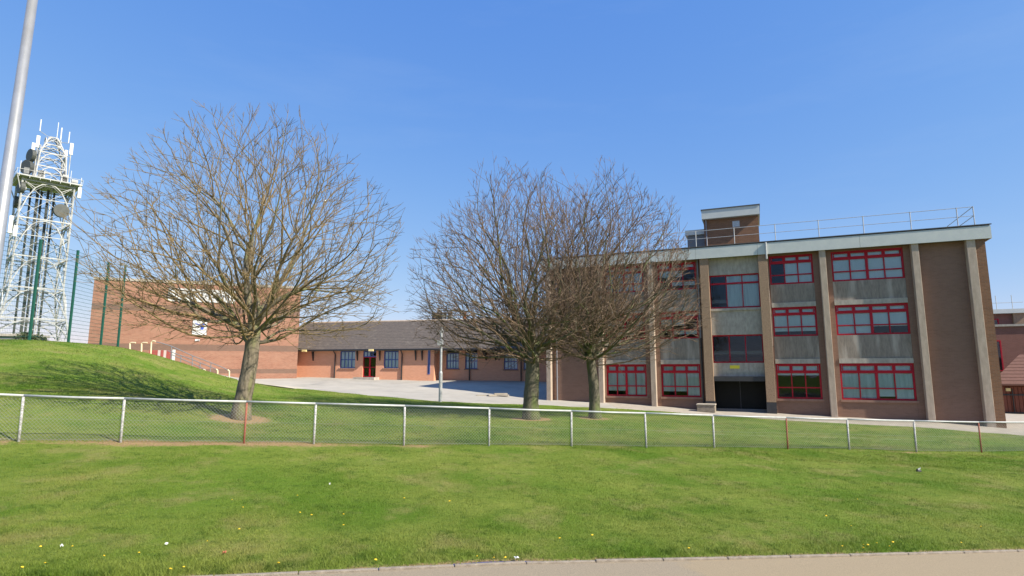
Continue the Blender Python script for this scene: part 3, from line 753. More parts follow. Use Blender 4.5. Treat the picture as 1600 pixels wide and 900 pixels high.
for i in range(nrow):                      # overlapping tile courses
    t0 = ov + (4.9-ov)*i/nrow; t1 = ov + (4.9-ov)*(i+1)/nrow + .06
    za = EAV + rs*(t0-ov) + .06; zb_ = EAV + rs*(t1-ov) + .045
    o = MB().hexa([(x_l,t0,za-.07),(x_r,t0,za-.07),(x_r,t1,zb_-.07),(x_l,t1,zb_-.07)], [(x_l,t0,za),(x_r,t0,za),(x_r,t1,zb_),(x_l,t1,zb_)])
    o.build('tile_course', M['tile'], W)
MB().hexa([(x_l,4.9,EAV),(x_r,4.9,EAV),(x_r,10.4,EAV),(x_l,10.4,EAV)], [(x_l,4.95,RZ),(x_r,4.95,RZ),(x_r,10.4,EAV+.05),(x_l,10.4,EAV+.05)]).build('rear_roof', M['tile'], W)
MB().tube([(x_l,4.93,RZ+.02),(x_r,4.93,RZ+.02)], .13, 8).build('ridge', M['conc'], W)
MB().box(x_l, x_r, ov-.02, 1.4, EAV-.06, EAV-.002).build('soffit', M['slate'], W)
gt = MB().tube([(x_l, ov-.1, EAV+.02), (x_r, ov-.1, EAV+.02)], .07, 8).build('gutter', M['black'], W)
MB().box(.02, LL, 9.6, 9.9, -1, WT).build('rear_wall', M['low'], W); MB().box(0, .28, .305, 9.58, -1, WT).build('end_wall', M['low'], W); MB().box(LL-.28, LL, SHADE_REC+.305, 9.58, -1, WT).build('end_wall', M['low'], W)
for px in (524, 628.5, 734, 814.5):
    c = 0 if px < 678 else SHADE_REC
    x = lh(px, 570, c)[0]
    MB().tube([(x, c-.09, -.4), (x, c-.09, EAV-.35), (x, ov-.08, EAV-.02)], .055, 8).build('drainpipe', M['black'], W)
for px in (490, 559, 594, 660, 650, 760, 775, 780):
    c = 0 if px < 678 else SHADE_REC
    x = lh(px, 555, c)[0]
    MB().hexa([(x-.04,c-.06,EAV-.9),(x+.04,c-.06,EAV-.9),(x+.04,c-.003,EAV-.9),(x-.04,c-.003,EAV-.9)], [(x-.04,ov+.05,EAV-.08),(x+.04,ov+.05,EAV-.08),(x+.04,c-.003,EAV-.08),(x-.04,c-.003,EAV-.08)]).build('eaves_bracket', M['black'], W)
for px in (477.5, 581.5):
    x = lh(px, 546, ov)[0]
    MB().box(x-.22, x+.22, ov-.28, ov-.05, EAV-.12, EAV+.06).build('bulkhead_light', M['bulk'], W, bevel=.02)
x = lh(471, 586)[0]
MB().box(x-.55, x+.45, -.6, -.003, 0, .22).build('white_step', M['white'], W); MB().box(x-.05, x+.45, -.5, -.004, .222, .75).build('white_cabinet', M['white'], W)
# rooftop plant of the low wing
vb = at(686, 500, 56.5); VZ = LBASE+RZ-.9
V = empty('roof_ventilator', (vb.x, vb.y, VZ), LR)
tag(V, 'dark louvred ventilator box with a cowl on the tiled roof behind the lamp post', 'ventilator')
MB().box(-.55,.55,-.5,.5,0,1.75).build('housing', M['slate'], V); 
for k in range(5): MB().box(-.5,.5,-.54,-.502,.75+k*.18,.84+k*.18).build('louvre', M['black'], V)
MB().box(-.62,.62,-.57,.57,1.752,1.83).build('lid', M['black'], V); MB().tube([(0,0,1.832),(0,0,2.3)],.16,10).build('cowl_pipe', M['galv'], V); MB().tube([(0,0,2.301),(0,0,2.45)],[.3,.06],10).build('cowl', M['galv'], V)
for px, w_, h_, nm, lb, mt in ((703, .5, 1.25, 'roof_vent', 'small grey square vent stack right of the louvred roof ventilator', 'slate'), (726, .3, 1.2, 'chimney_pot', 'orange clay pot standing on the ridge of the tiled roof', 'orange')):
    p = at(px, 500, 56.5); E_ = empty(nm, (p.x, p.y, VZ), LR); tag(E_, lb, 'vent' if w_ > .4 else 'chimney pot')
    MB().tube([(0,0,0),(0,0,h_+.6)], [w_*.6, w_*.5], 4 if w_ > .4 else 12).build('stack', M[mt], E_)
    MB().tube([(0,0,h_+.601),(0,0,h_+.72)], [w_*.7, w_*.66], 4 if w_ > .4 else 12).build('rim', M[mt], E_)
for px in ():
    x, z = lh(px, 513.5, 3.6); zz = EAV+rs*(3.6-ov)+.08
    MB().hexa([(x-.6,3.35,zz-.12),(x+.6,3.35,zz-.12),(x+.6,3.95,zz+.18),(x-.6,3.95,zz+.18)],[(x-.6,3.35,zz-.02),(x+.6,3.35,zz-.02),(x+.6,3.95,zz+.28),(x-.6,3.95,zz+.28)]).build('rooflight', M['galv'], W)

# ------------------------------------------------------------------ buildings at the right edge
def simple_building(name, label, p0, rot, parts):
    r = empty(name, p0, rot); tag(r, label, 'building')
    for nm, b_, m in parts:
        MB().box(*b_).build(nm, m, r)
    return r
p = at(1553, 600, 47); 
rb = simple_building('brick_annexe', 'dark red brick annexe with flat roof behind the right corner of the school block', (p.x, p.y, -.3), ROT,
    [('brick_wall', (0, 14, 0, 8, -1, 6.35), M['brick_r']), ('coping', (-.1, 14.1, -.12, 8.1, 6.352, 6.52), M['lintel'])])
z = lambda y, Y=47: at(1590, y, Y).z + .3
for (xa_, xb_, za_, zb__) in ((2.55, 3.5, z(554), z(537)), (.3, .75, z(580), z(532))):
    window(rb, xa_, xb_, za_, zb__, -.06, 1, (1.0,), M['red'], M['glass'], None, ft=.09)
p = at(1552, 600, 55)
r2 = simple_building('far_school_block', 'distant brown school block with white flat roof edge beyond the brick annexe', (p.x, p.y, -.3), ROT,
    [('wall', (0, 2.6, 0, 5, 0, 8.15), M['brick_r']), ('concrete_pier', (2.0, 2.9, -.3, -.002, 0, 8.15), M['colm']), ('roof_fascia', (-.3, 3.3, -.5, 5.2, 8.152, 8.55), M['fascia']),
     ('lower_wall', (3.0, 16, 1, 6, 0, 6.9), M['brick_r']), ('lower_fascia', (3.0, 16, .7, 6, 6.902, 7.25), M['fascia'])])
window(r2, .2, .95, 6.2, 7.7, -.08, 1, (1.0,), M['red'], M['glass'], full, ft=.1)
for a in (1.0, 2.2):
    MB().tube([(a, .2, 8.55), (a, .2, 9.9)], .03, 6).build('roof_aerial', M['railw'], r2)
MB().tube([(.2, .2, 9.2), (3.0, .2, 9.2)], .025, 6).build('roof_rail', M['railw'], r2)
# tiled porch with timber gates
p = at(1563, 655, 41); PR = empty('tiled_porch', (p.x, p.y, p.z-.1), ROT); tag(PR, 'low porch with brown tiled hipped roof and stained timber doors beside the school block', 'building')
pzl = lambda y, Y=41: at(1580, y, Y).z - (p.z-.1)
ev = pzl(601, 40.5); tp = pzl(556, 43)
MB().box(.0, 6, .3, 3, -.5, ev).build('porch_wall', M['wood'], PR)
for k in range(9):
    t0, t1 = k/9, (k+1)/9+.02
    xa_ = -.5+2.6*t0; xb2 = -.5+2.6*t1
    z0_, z1_ = ev+(tp-ev)*t0, ev+(tp-ev)*t1
    y0_, y1_ = -.5+2.5*t0, -.5+2.5*t1
    MB().hexa([(xa_,y0_,z0_-.05),(6,y0_,z0_-.05),(6,y1_,z1_-.08),(xb2,y1_,z1_-.08)],[(xa_,y0_,z0_+.06),(6,y0_,z0_+.06),(6,y1_,z1_+.02),(xb2,y1_,z1_+.02)]).build('tile_course', M['redtile'], PR)
for k in range(16):
    MB().box(.15+k*.22, .34+k*.22, .24, .298, -.3, ev-.15).build('door_board', M['wood'], PR)
MB().tube([(.9,.18,.0),(.9,.18,ev-.3)], .035, 6).build('gate_bar', M['black'], PR)
for zz in (.5, ev-.75): MB().box(.1, 3.6, .15, .235, zz, zz+.09).build('gate_rail', M['black'], PR)
MB().box(.55,.8,.1,.232,ev-.45,ev-.25).build('wall_lamp', M['bulk'], PR)

# ------------------------------------------------------------------ lattice radio tower
TB = at(33, 300, 110.0); TR = math.radians(47)
t_ax = Vector((math.cos(TR), math.sin(TR), 0)); t_ay = Vector((-math.sin(TR), math.cos(TR), 0))
TBASE = 2.0
S = 8.3
tc_ = TB + t_ax*S/2 + t_ay*S/2
T = empty('radio_tower', (tc_.x, tc_.y, TBASE), TR)
tag(T, 'white steel lattice radio mast with a wide platform, dishes and whip aerials', 'tower')
zw = lambda y, Y=113: at(75, y, Y).z - TBASE
ZP = zw(283); rings = [zw(533), zw(498), zw(450), zw(402), zw(344), ZP-.5]
def half_w(z):
    h = S/2
    if z < 17: h += (17-z)/17*3.2*((17-z)/17*.5+.5)
    return h
def corner(k, z): 
    h = half_w(z); return Vector(((-h, -h), (h, -h), (h, h), (-h, h))[k]).to_3d() + Vector((0,0,z))
zz = [0.0] + rings
zfine = sorted(set([0, 4, 8, 12, 15, 17] + [ZP]))
for k in range(4):
    MB().tube([corner(k, q) for q in zfine], .17, 6).build('leg', M['steel'], T)
for a in range(4):
    b_ = (a+1) % 4
    for i, zr in enumerate(rings):
        A_, B_ = corner(a, zr), corner(b_, zr)
        MB().tube([A_, B_], .17, 4).build('ring_beam', M['steel'], T)
        zb0 = rings[i-1] if i else 0.0
        # arched knee brace beneath each ring
        drop = (zr-zb0)*.92
        A2, B2 = corner(a, zr-drop), corner(b_, zr-drop); pts = []
        for q in range(9):
            u = q/8; base_ = A2.lerp(B2, u); k = 1 - abs(2*u-1)**2.6
            pts.append(Vector((base_.x, base_.y, zr-drop + k*(drop-.25))))
        MB().tube(pts, .115, 4).build('arch_brace', M['steel'], T)
        MB().tube([A_, pts[2]], .08, 4).build('stay', M['steel'], T); MB().tube([B_, pts[6]], .08, 4).build('stay', M['steel'], T)
        M_ = A_.lerp(B_, .5); zq = zr-(zr-zb0)*.5
        MB().tube([corner(a, zq), M_], .06, 4).build('diagonal', M['galv_dark'], T); MB().tube([corner(b_, zq), M_], .06, 4).build('diagonal', M['galv_dark'], T)
        MB().tube([A_+Vector((0,0,-.7)), B_+Vector((0,0,-.7))], .07, 4).build('ring_beam', M['galv_dark'], T)
        if i in (4, 5): 
            zmid = zr-(zr-zb0)*.45
            MB().tube([corner(a, zmid), corner(b_, zmid)], .1, 4).build('ring_beam', M['steel'], T)
for a in range(4):       # light secondary lattice in every panel
    b_ = (a+1) % 4
    for i, zr in enumerate(rings):
        zb0 = rings[i-1] if i else 0.0
        for q0 in range(2):
            z0_, z1_ = zb0+(zr-zb0)*q0/2, zb0+(zr-zb0)*(q0+1)/2
            for w0 in range(2):
                A_, B_ = corner(a, z0_).lerp(corner(b_, z0_), w0/2), corner(a, z1_).lerp(corner(b_, z1_), (w0+1)/2)
                C_, D_ = corner(a, z1_).lerp(corner(b_, z1_), w0/2), corner(a, z0_).lerp(corner(b_, z0_), (w0+1)/2)
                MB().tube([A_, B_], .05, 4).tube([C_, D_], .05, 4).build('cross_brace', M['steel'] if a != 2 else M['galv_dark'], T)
for k in range(10):
    x, y = R.uniform(-4.6, 4.6), R.choice((-4.7, -4.2, 3.9)); w_ = R.uniform(.25, .55); h_ = R.uniform(.6, 1.7)
    MB().box(x-w_, x+w_, y-.3, y+.3, ZP+.222, ZP+.222+h_).build('equipment_cabinet', M['steel'] if k % 2 else M['galv_dark'], T)
# inner feeder columns
for (x, y, r_) in ((-1.2,-.6,.28),(.5,-.4,.26),(1.7,1.0,.2),(-2.1,1.2,.2),(-.3,1.6,.22)):
    f_ = MB().tube([(x,y,0),(x,y,ZP-1)], r_, 6).build('feeder_column', M['dark'], T)
MB().tube([(.9,-1.1,0),(.9,-1.1,ZP)], .12, 4).build('ladder', M['steel'], T)
# platform
hp = 5.25
pf = MB().box(-hp, hp, -hp, hp, ZP, ZP+.22).build('platform', M['steel'], T)
for x in np.linspace(-hp+.4, hp-.4, 7): MB().box(x-.06, x+.06, -hp+.05, hp-.05, ZP-.28, ZP-.002).build('joist', M['steel'], pf)
for k in range(4):
    q0 = [(-hp,-hp),(hp,-hp),(hp,hp),(-hp,hp)]; a, b_ = q0[k], q0[(k+1) % 4]
    MB().tube([(a[0],a[1],ZP+1.2),(b_[0],b_[1],ZP+1.2)], .05, 4).build('platform_rail', M['steel'], pf)
    for u in (0,.25,.5,.75): MB().tube([(a[0]+(b_[0]-a[0])*u, a[1]+(b_[1]-a[1])*u, ZP+.22),(a[0]+(b_[0]-a[0])*u, a[1]+(b_[1]-a[1])*u, ZP+1.2)], .05, 4).build('rail_post', M['steel'], pf)
    c_ = corner(k, ZP-3.2); MB().tube([c_, (q0[k][0]*.97, q0[k][1]*.97, ZP-.1)], .12, 4).build('platform_strut', M['steel'], T)
# upper section
ZU = zw(207); uh0, uh1 = 2.55, 1.9
def uc(k, z):
    u = (z-ZP)/(ZU-ZP); h = uh0*(1-u)+uh1*u if u < .62 else (uh0*.38+uh1*.62)*(1-(u-.62)/.38)+.62*(u-.62)/.38
    return Vector(((-h,-h),(h,-h),(h,h),(-h,h))[k]).to_3d() + Vector((.35,.0,z))
for k in range(4):
    MB().tube([uc(k, ZP+.2+(ZU-ZP-.2)*q/8) for q in range(9)], .17, 5).build('upper_leg', M['steel'], T)
ur = [ZP+(ZU-ZP)*q for q in (.0, .33, .62, .82, 1.0)]
for i in range(1, 5):
    for a in range(4):
        b_ = (a+1) % 4; A_, B_ = uc(a, ur[i]), uc(b_, ur[i])
        MB().tube([A_, B_], .15, 4).build('ring_beam', M['steel'], T)
        A2, B2 = uc(a, ur[i-1]+.3), uc(b_, ur[i-1]+.3); dz = ur[i]-ur[i-1]-.45; pts = []
        for q in range(9):
            u = q/8; bb = A2.lerp(B2, u); pts.append(Vector((bb.x, bb.y, bb.z+dz*(1-abs(2*u-1)**2.4))))
        MB().tube(pts, .11, 4).build('arch_brace', M['steel'], T)
for i in range(1, 5):
    for a in range(4):
        b_ = (a+1) % 4
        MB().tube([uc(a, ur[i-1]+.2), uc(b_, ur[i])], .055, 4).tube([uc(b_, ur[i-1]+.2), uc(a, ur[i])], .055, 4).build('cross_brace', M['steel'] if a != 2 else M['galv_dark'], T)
for k in range(4):       # outer uprights beside the upper cage carrying panel aerials
    h = 2.75; x, y = ((-h,-h),(h,-h),(h,h),(-h,h))[k]
    MB().tube([(x+.35,y,ZP+.2),(x+.35,y,ZP+(ZU-ZP)*.78)], .1, 5).build('outer_upright', M['steel'], T)
    pa = MB().box(x+.35-.28, x+.35+.28, y-.2, y+.2, ZP+(ZU-ZP)*.66, ZP+(ZU-ZP)*.9).build('panel_aerial', M['white'], T)
    MB().tube([uc(k, ur[2]), (x+.35,y,ur[2])], .08, 4).build('stay', M['steel'], T)
for (x, y, z0_, z1_, r_) in ((-2.2,-2,zw(205),zw(187),.1),(2.6,-2.2,zw(214),zw(196),.1),(.9,0,zw(208),zw(180),.07),(1.6,.4,zw(206),zw(186),.12),(5.0,-5,ZP,zw(270),.06),(3.2,-5,ZP,zw(262),.05),(-4.8,-5,ZP,zw(262),.05)):
    MB().tube([(x,y,z0_),(x,y,z1_)], r_, 6).build('whip_aerial', M['white'], T)
MB().tube([(-2.2,-2,zw(205)),(.3,0,zw(209))], .06, 4).build('aerial_arm', M['steel'], T); MB().tube([(2.6,-2.2,zw(214)),(.3,0,zw(212))], .06, 4).build('aerial_arm', M['steel'], T)
for (x, y, z_, r_, axd) in ((2.35,-S/2-.2,zw(326),1.35,(0.1,-1,0)),(-3.1,-2.4,zw(246),1.3,(-1,-.3,0)),(-3.5,-2.0,zw(264),1.45,(-1,-.5,0)),(-4.2,-3.8,zw(300),1.2,(-1,-.2,0)),(-4.4,-1,zw(318),1.2,(-1,0,0))):
    d_ = MB().disc((x,y,z_), axd, r_, .7, 20).build('dish_drum', M['dark'], T)
    MB().disc(Vector((x,y,z_))-Vector(axd).normalized()*.5, axd, r_*.35, .5, 10).build('dish_mount', M['steel'], d_)
for (x, y, z0_, z1_) in ((4.9,-4.9,ZP-2.6,ZP-.4),(-5.2,-5.0,zw(372),zw(346)),(-4.4,-4.9,zw(376),zw(360))):
    MB().box(x-.3,x+.3,y-.3,y+.3,z0_,z1_).build('panel_aerial', M['white'], T)

# ------------------------------------------------------------------ green court fence on the mound
GF = empty('court_fence', (-23.7, 29.5, gz1(-23.7, 29.5)))
tag(GF, 'tall green welded mesh ball court fence on top of the grass mound', 'fence')
gp = []
for px, yb, yt, Y in ((-30, 529, 352, 25.9), (64, 531, 375, 29.5), (122, 536, 392, 32.1), (170, 541, 410, 34.9), (196, 545, 415, 36.3)):
    top = at(px, yt, Y); bot = at(px-(yb-yt)*.0, yb, Y); gp.append((top.x, top.y, gz1(top.x, top.y)-.3, top.z))
off = GF.location
for (x, y, z0_, z1_) in gp:
    pt = MB().box(x-off.x-.05, x-off.x+.05, y-off.y-.05, y-off.y+.05, z0_-off.z, z1_-off.z).build('post', M['green'], GF)
    MB().box(x-off.x-.055, x-off.x+.055, y-off.y-.055, y-off.y+.055, z1_-off.z+.001, z1_-off.z+.03).build('post_cap', M['green'], pt)
for i in range(len(gp)-1):
    a, b_ = gp[i], gp[i+1]; mb = MB(); A0 = Vector(a[:2]).to_3d()-Vector((off.x,off.y,0)); B0 = Vector(b_[:2]).to_3d()-Vector((off.x,off.y,0))
    zt_ = min(a[3], b_[3])-.05-off.z
    ha, hb_ = a[3]-off.z-.05, b_[3]-off.z-.05; la, lb_ = a[2]+.3-off.z, b_[2]+.3-off.z
    for q in range(25):
        u = q/24; mb.tube([A0+Vector((0,0,la+(ha-la)*u)), B0+Vector((0,0,lb_+(hb_-lb_)*u))], .010, 3)
    n = int((B0-A0).length/.10)
    for q in range(1, n):
        u = q/n; p0 = A0.lerp(B0, u); mb.tube([p0+Vector((0,0,la+(lb_-la)*u)), p0+Vector((0,0,ha+(hb_-ha)*u))], .003, 3)
    mb.build('mesh_panel', M['greenw'], GF)

# ------------------------------------------------------------------ stair handrails in front of the hall
def handrail(name, label, runs, posts, m1, m2):
    p0 = runs[0][0]; root = empty(name, (p0.x, p0.y, gz1(p0.x, p0.y))); o_ = root.location
    tag(root, label, 'handrail')
    for r_ in runs: MB().tube([q-o_ for q in r_], .028, 6).build('rail', m1, root)
    for a, b_, m in posts: MB().tube([a-o_, b_-o_], .03, 6).build('post', m, root)
Y = 40.5
A_ = lambda x, y: at(x, y, Y)
handrail('stair_handrail', 'dark grey stair handrail with lower rail sloping down in front of the brick hall',
    [[A_(244,534.5),A_(252,536),A_(268,541),A_(301,556),A_(330,567),A_(350,575),A_(357,579)], [A_(262,548),A_(301,562),A_(338,577),A_(341,579)], [A_(268,554),A_(301,568),A_(322,578)]],
    [(A_(301,556),A_(300,574),M['grey_rail']),(A_(330,567),A_(328,585),M['grey_rail']),(A_(268,541),A_(267,562),M['grey_rail']),(A_(313,567),A_(312,578),M['grey_rail']),(A_(283,556),A_(282,568),M['grey_rail'])], M['grey_rail'], M['grey_rail'])
for pts, lb in (([(203,545),(203,536.5),(205,535.3),(212,535.5)], 'cream hooped rail end nearest the green court fence'), ([(221,547),(221.3,536.5),(224,535.3),(230,535.5)], 'cream hooped rail end in the middle of the three on the mound'),
                ([(235.5,552),(236.5,535),(239,532.5),(243,533.5)], 'tallest cream hooped rail end at the top of the grey handrail'), ([(320.5,582),(320.5,578),(318,577.5)], 'short cream rail end half hidden by the mound'),
                ([(340,588),(340,578.5),(338,577)], 'cream rail end one from the foot of the stairs'), ([(358,593),(358.3,580),(356,578)], 'cream rail end at the foot of the stairs beside the tree trunk')):
    r_ = empty('rail_end', A_(*pts[0])); tag(r_, lb, 'handrail')
    MB().tube([A_(*q)-r_.location for q in [(pts[0][0], pts[0][1]+2)]+list(pts)[1:]], .05, 8).build('hoop', M['cream'], r_)
    b0 = A_(*pts[0])-r_.location; MB().tube([b0+Vector((0,0,-.35)), b0+Vector((0,0,.02))], .055, 8).build('foot', M['cream'], r_)
# red hoarding against the hall
p = at(232, 560, 42.5); hz = empty('red_hoarding', p, HR); tag(hz, 'red and white hoarding of upright boards behind the mound against the hall', 'hoarding')
ztp = at(250, 547, 42.5).z - p.z; xe = (at(268, 555, 42.9)-p).length
for k in range(8):
    MB().box(xe*k/8, xe*(k+1)/8-.03, 0, .06, -.6, ztp).build('board', M['pale_board'] if k in (3, 5) else M['red_board'], hz)
MB().box(xe, xe+.18, -.05, .1, -.6, ztp+.05).build('end_post', M['white'], hz)
MB().box(xe*.55, xe*.7, -.03, -.002, -.2, ztp-.5).build('white_panel', M['white'], hz)

# ------------------------------------------------------------------ lamp post in the yard, street lamp at the left
p = hit(688, 628, 26, 50); lp = empty('yard_lamp_post', p)
tag(lp, 'slim grey lamp post standing at the edge of the yard', 'lamp post')
hz_ = at(690, 519, p.y).z - p.z
MB().tube([(0,0,-.3),(0,0,1.6)], .10, 10).build('lower_column', M['galv'], lp); MB().tube([(0,0,1.6),(0,0,1.7),(0,0,hz_)], [.10,.07,.06], 10).build('column', M['galv'], lp)
MB().box(-.12,.12,-.08,.08,hz_,hz_+.1).build('bracket', M['galv'], lp)
MB().box(-.2,.1,-.2,.06,hz_-.75,hz_-.45).build('junction_box', M['galv'], lp)
MB().tube([(0,0,hz_+.101),(0,0,hz_+.3)], [.09,.05], 8).build('cap', M['galv'], lp)

k = -838/917.3; ypl = 8.2; xpl = k*ypl
sp = empty('street_lamp', (xpl, ypl, gz1(xpl, ypl))); tag(sp, 'tall pale grey tapered street lamp column at the left edge of the picture', 'street lamp')
hz_ = 9.6; sp.rotation_euler = (0, math.radians(1.0), 0)
MB().tube([(0,0,-.3),(0,0,1.3)], .10, 20).build('base_section', M['pole'], sp, smooth=False)
cl = MB().tube([(0,0,1.3),(0,0,1.42),(0,0,hz_)], [.10,.088,.056], 28).build('column', M['pole'], sp, smooth=True)
MB().box(-.045,.045,-.108,-.085,.5,1.05).build('access_door', M['galv'], sp)
MB().tube([(0,0,hz_),(.03,-.2,hz_+.28),(.1,-.7,hz_+.4),(.15,-1.3,hz_+.42)], [.054,.045,.04,.035], 10).build('arm', M['pole'], sp, smooth=True)
MB().hexa([(.02,-1.9,hz_+.36),(.28,-1.9,hz_+.36),(.26,-1.25,hz_+.34),(.04,-1.25,hz_+.34)],[(.08,-1.85,hz_+.5),(.22,-1.85,hz_+.5),(.22,-1.25,hz_+.5),(.08,-1.25,hz_+.5)]).build('lantern', M['pole'], sp, bevel=.02)

# pile of kerb slabs in the yard
p = hit(765, 619.5, 26, 55); sl_ = empty('slab_pile', (p.x, p.y, p.z+.035)); tag(sl_, 'low pile of pale concrete slabs lying in the yard by the building shadow', 'slabs')
for (x, y, z_, l, r_) in ((-.9,0,0,1.5,.1),(.2,.15,0,1.1,-.15),(.3,.1,.09,.9,.2),(-.1,-.2,0.0,.8,.5)):
    o = MB().box(0,l,-.15,.15,0,.085).build('slab', M['path'], sl_); o.location = (x,y,z_); o.rotation_euler = (0,0,r_)

# ------------------------------------------------------------------ chain link fence
F = empty('chain_link_fence', fence_pts[5]); fo = F.location.copy()
tag(F, 'low chain link fence with pale top rail along the grass verge', 'fence')
top_px = [618, 622.5, 627.5, 630.5, 634, 638, 642, 645.5, 649, 652.5, 655, 657.5, 659.5]
fpts = []
for p, x, ty in zip(fence_pts, FX, top_px):
    t = at(x, ty, p.y); fpts.append((Vector((p.x, p.y, gz1(p.x, p.y))), t.z))
d0 = fpts[0][0]-fpts[1][0]; 
for _ in range(3):
    q = fpts[0][0]+d0*1.2; fpts.insert(0, (Vector((q.x,q.y,gz1(q.x,q.y))), gz1(q.x,q.y)+1.12))
d1 = fpts[-1][0]-fpts[-2][0]; 
for _ in range(4):
    q = fpts[-1][0]+d1; fpts.append((Vector((q.x,q.y,gz1(q.x,q.y))), gz1(q.x,q.y)+1.08))
for i, (p, tz) in enumerate(fpts):
    red = i in (5, 12, 15)
    dx = -.0
    b0 = p - fo
    lean = R.uniform(-.015, .015)
    tp_ = Vector((b0.x+lean, b0.y, tz-fo.z-.03))
    po = MB().tube([b0+Vector((0,0,-.25)), tp_], .024 if red else .030, 8).build('post', M['rust'] if red else M['post'], F, smooth=True)
    if red: po['label'] = 'rust red fence post'
    if not red:
        for u in (.25, .5, .75):
            c_ = b0.lerp(tp_, u); MB().tube([c_-Vector((0,0,.008)), c_+Vector((0,0,.008))], .037, 8).build('tie_wire', M['wire'], po)
for i in range(len(fpts)-1):
    (a, za), (b_, zb_) = fpts[i], fpts[i+1]
    A0, B0 = a-fo, b_-fo; A1 = Vector((A0.x,A0.y,za-fo.z)); B1 = Vector((B0.x,B0.y,zb_-fo.z))
    sag = R.uniform(.0, .012)
    md = A1.lerp(B1,.5)-Vector((0,0,sag))
    MB().tube([A1, md, B1], .028, 8).build('top_rail', M['railw'], F, smooth=True)
    L_ = (B0-A0).length; mb = MB(); pit = .082
    lo = .03
    def P2(u, v):   # u metres along, v 0..1 up
        w = u/L_; b2 = A0.lerp(B0, w); t2 = A1.lerp(B1, w)-Vector((0,0,.03)); b2 = b2+Vector((0,0,lo)); return b2.lerp(t2, v)
    Hh = ((A1-A0).z+(B1-B0).z)/2-.06; yo = Vector((0,.034,0)); n = int((L_+Hh)/pit)+1
    for j in range(n):
        u0 = j*pit-Hh
        for sgn in (1, -1):
            s0, s1 = (u0, u0+Hh); v0, v1 = (0., 1.) 
            if sgn < 0: v0, v1 = 1., 0.
            if s0 < 0: v0 = v0+(v1-v0)*(-s0/Hh); s0 = 0.
            if s1 > L_: v1 = v0+(v1-v0)*((L_-s0)/(s1-s0)); s1 = L_
            if s1-s0 < .01: continue
            mb.tube([P2(s0,v0)+yo, P2(s1,v1)+yo+Vector((0,.003*sgn,0))], .0034, 3, cap=False)
    for v in (.03, .5, .97): mb.tube([P2(0,v)+yo*1.2, P2(L_,v)+yo*1.2], .0028, 3, cap=False)
    mb.build('mesh_panel', M['wire'], F)

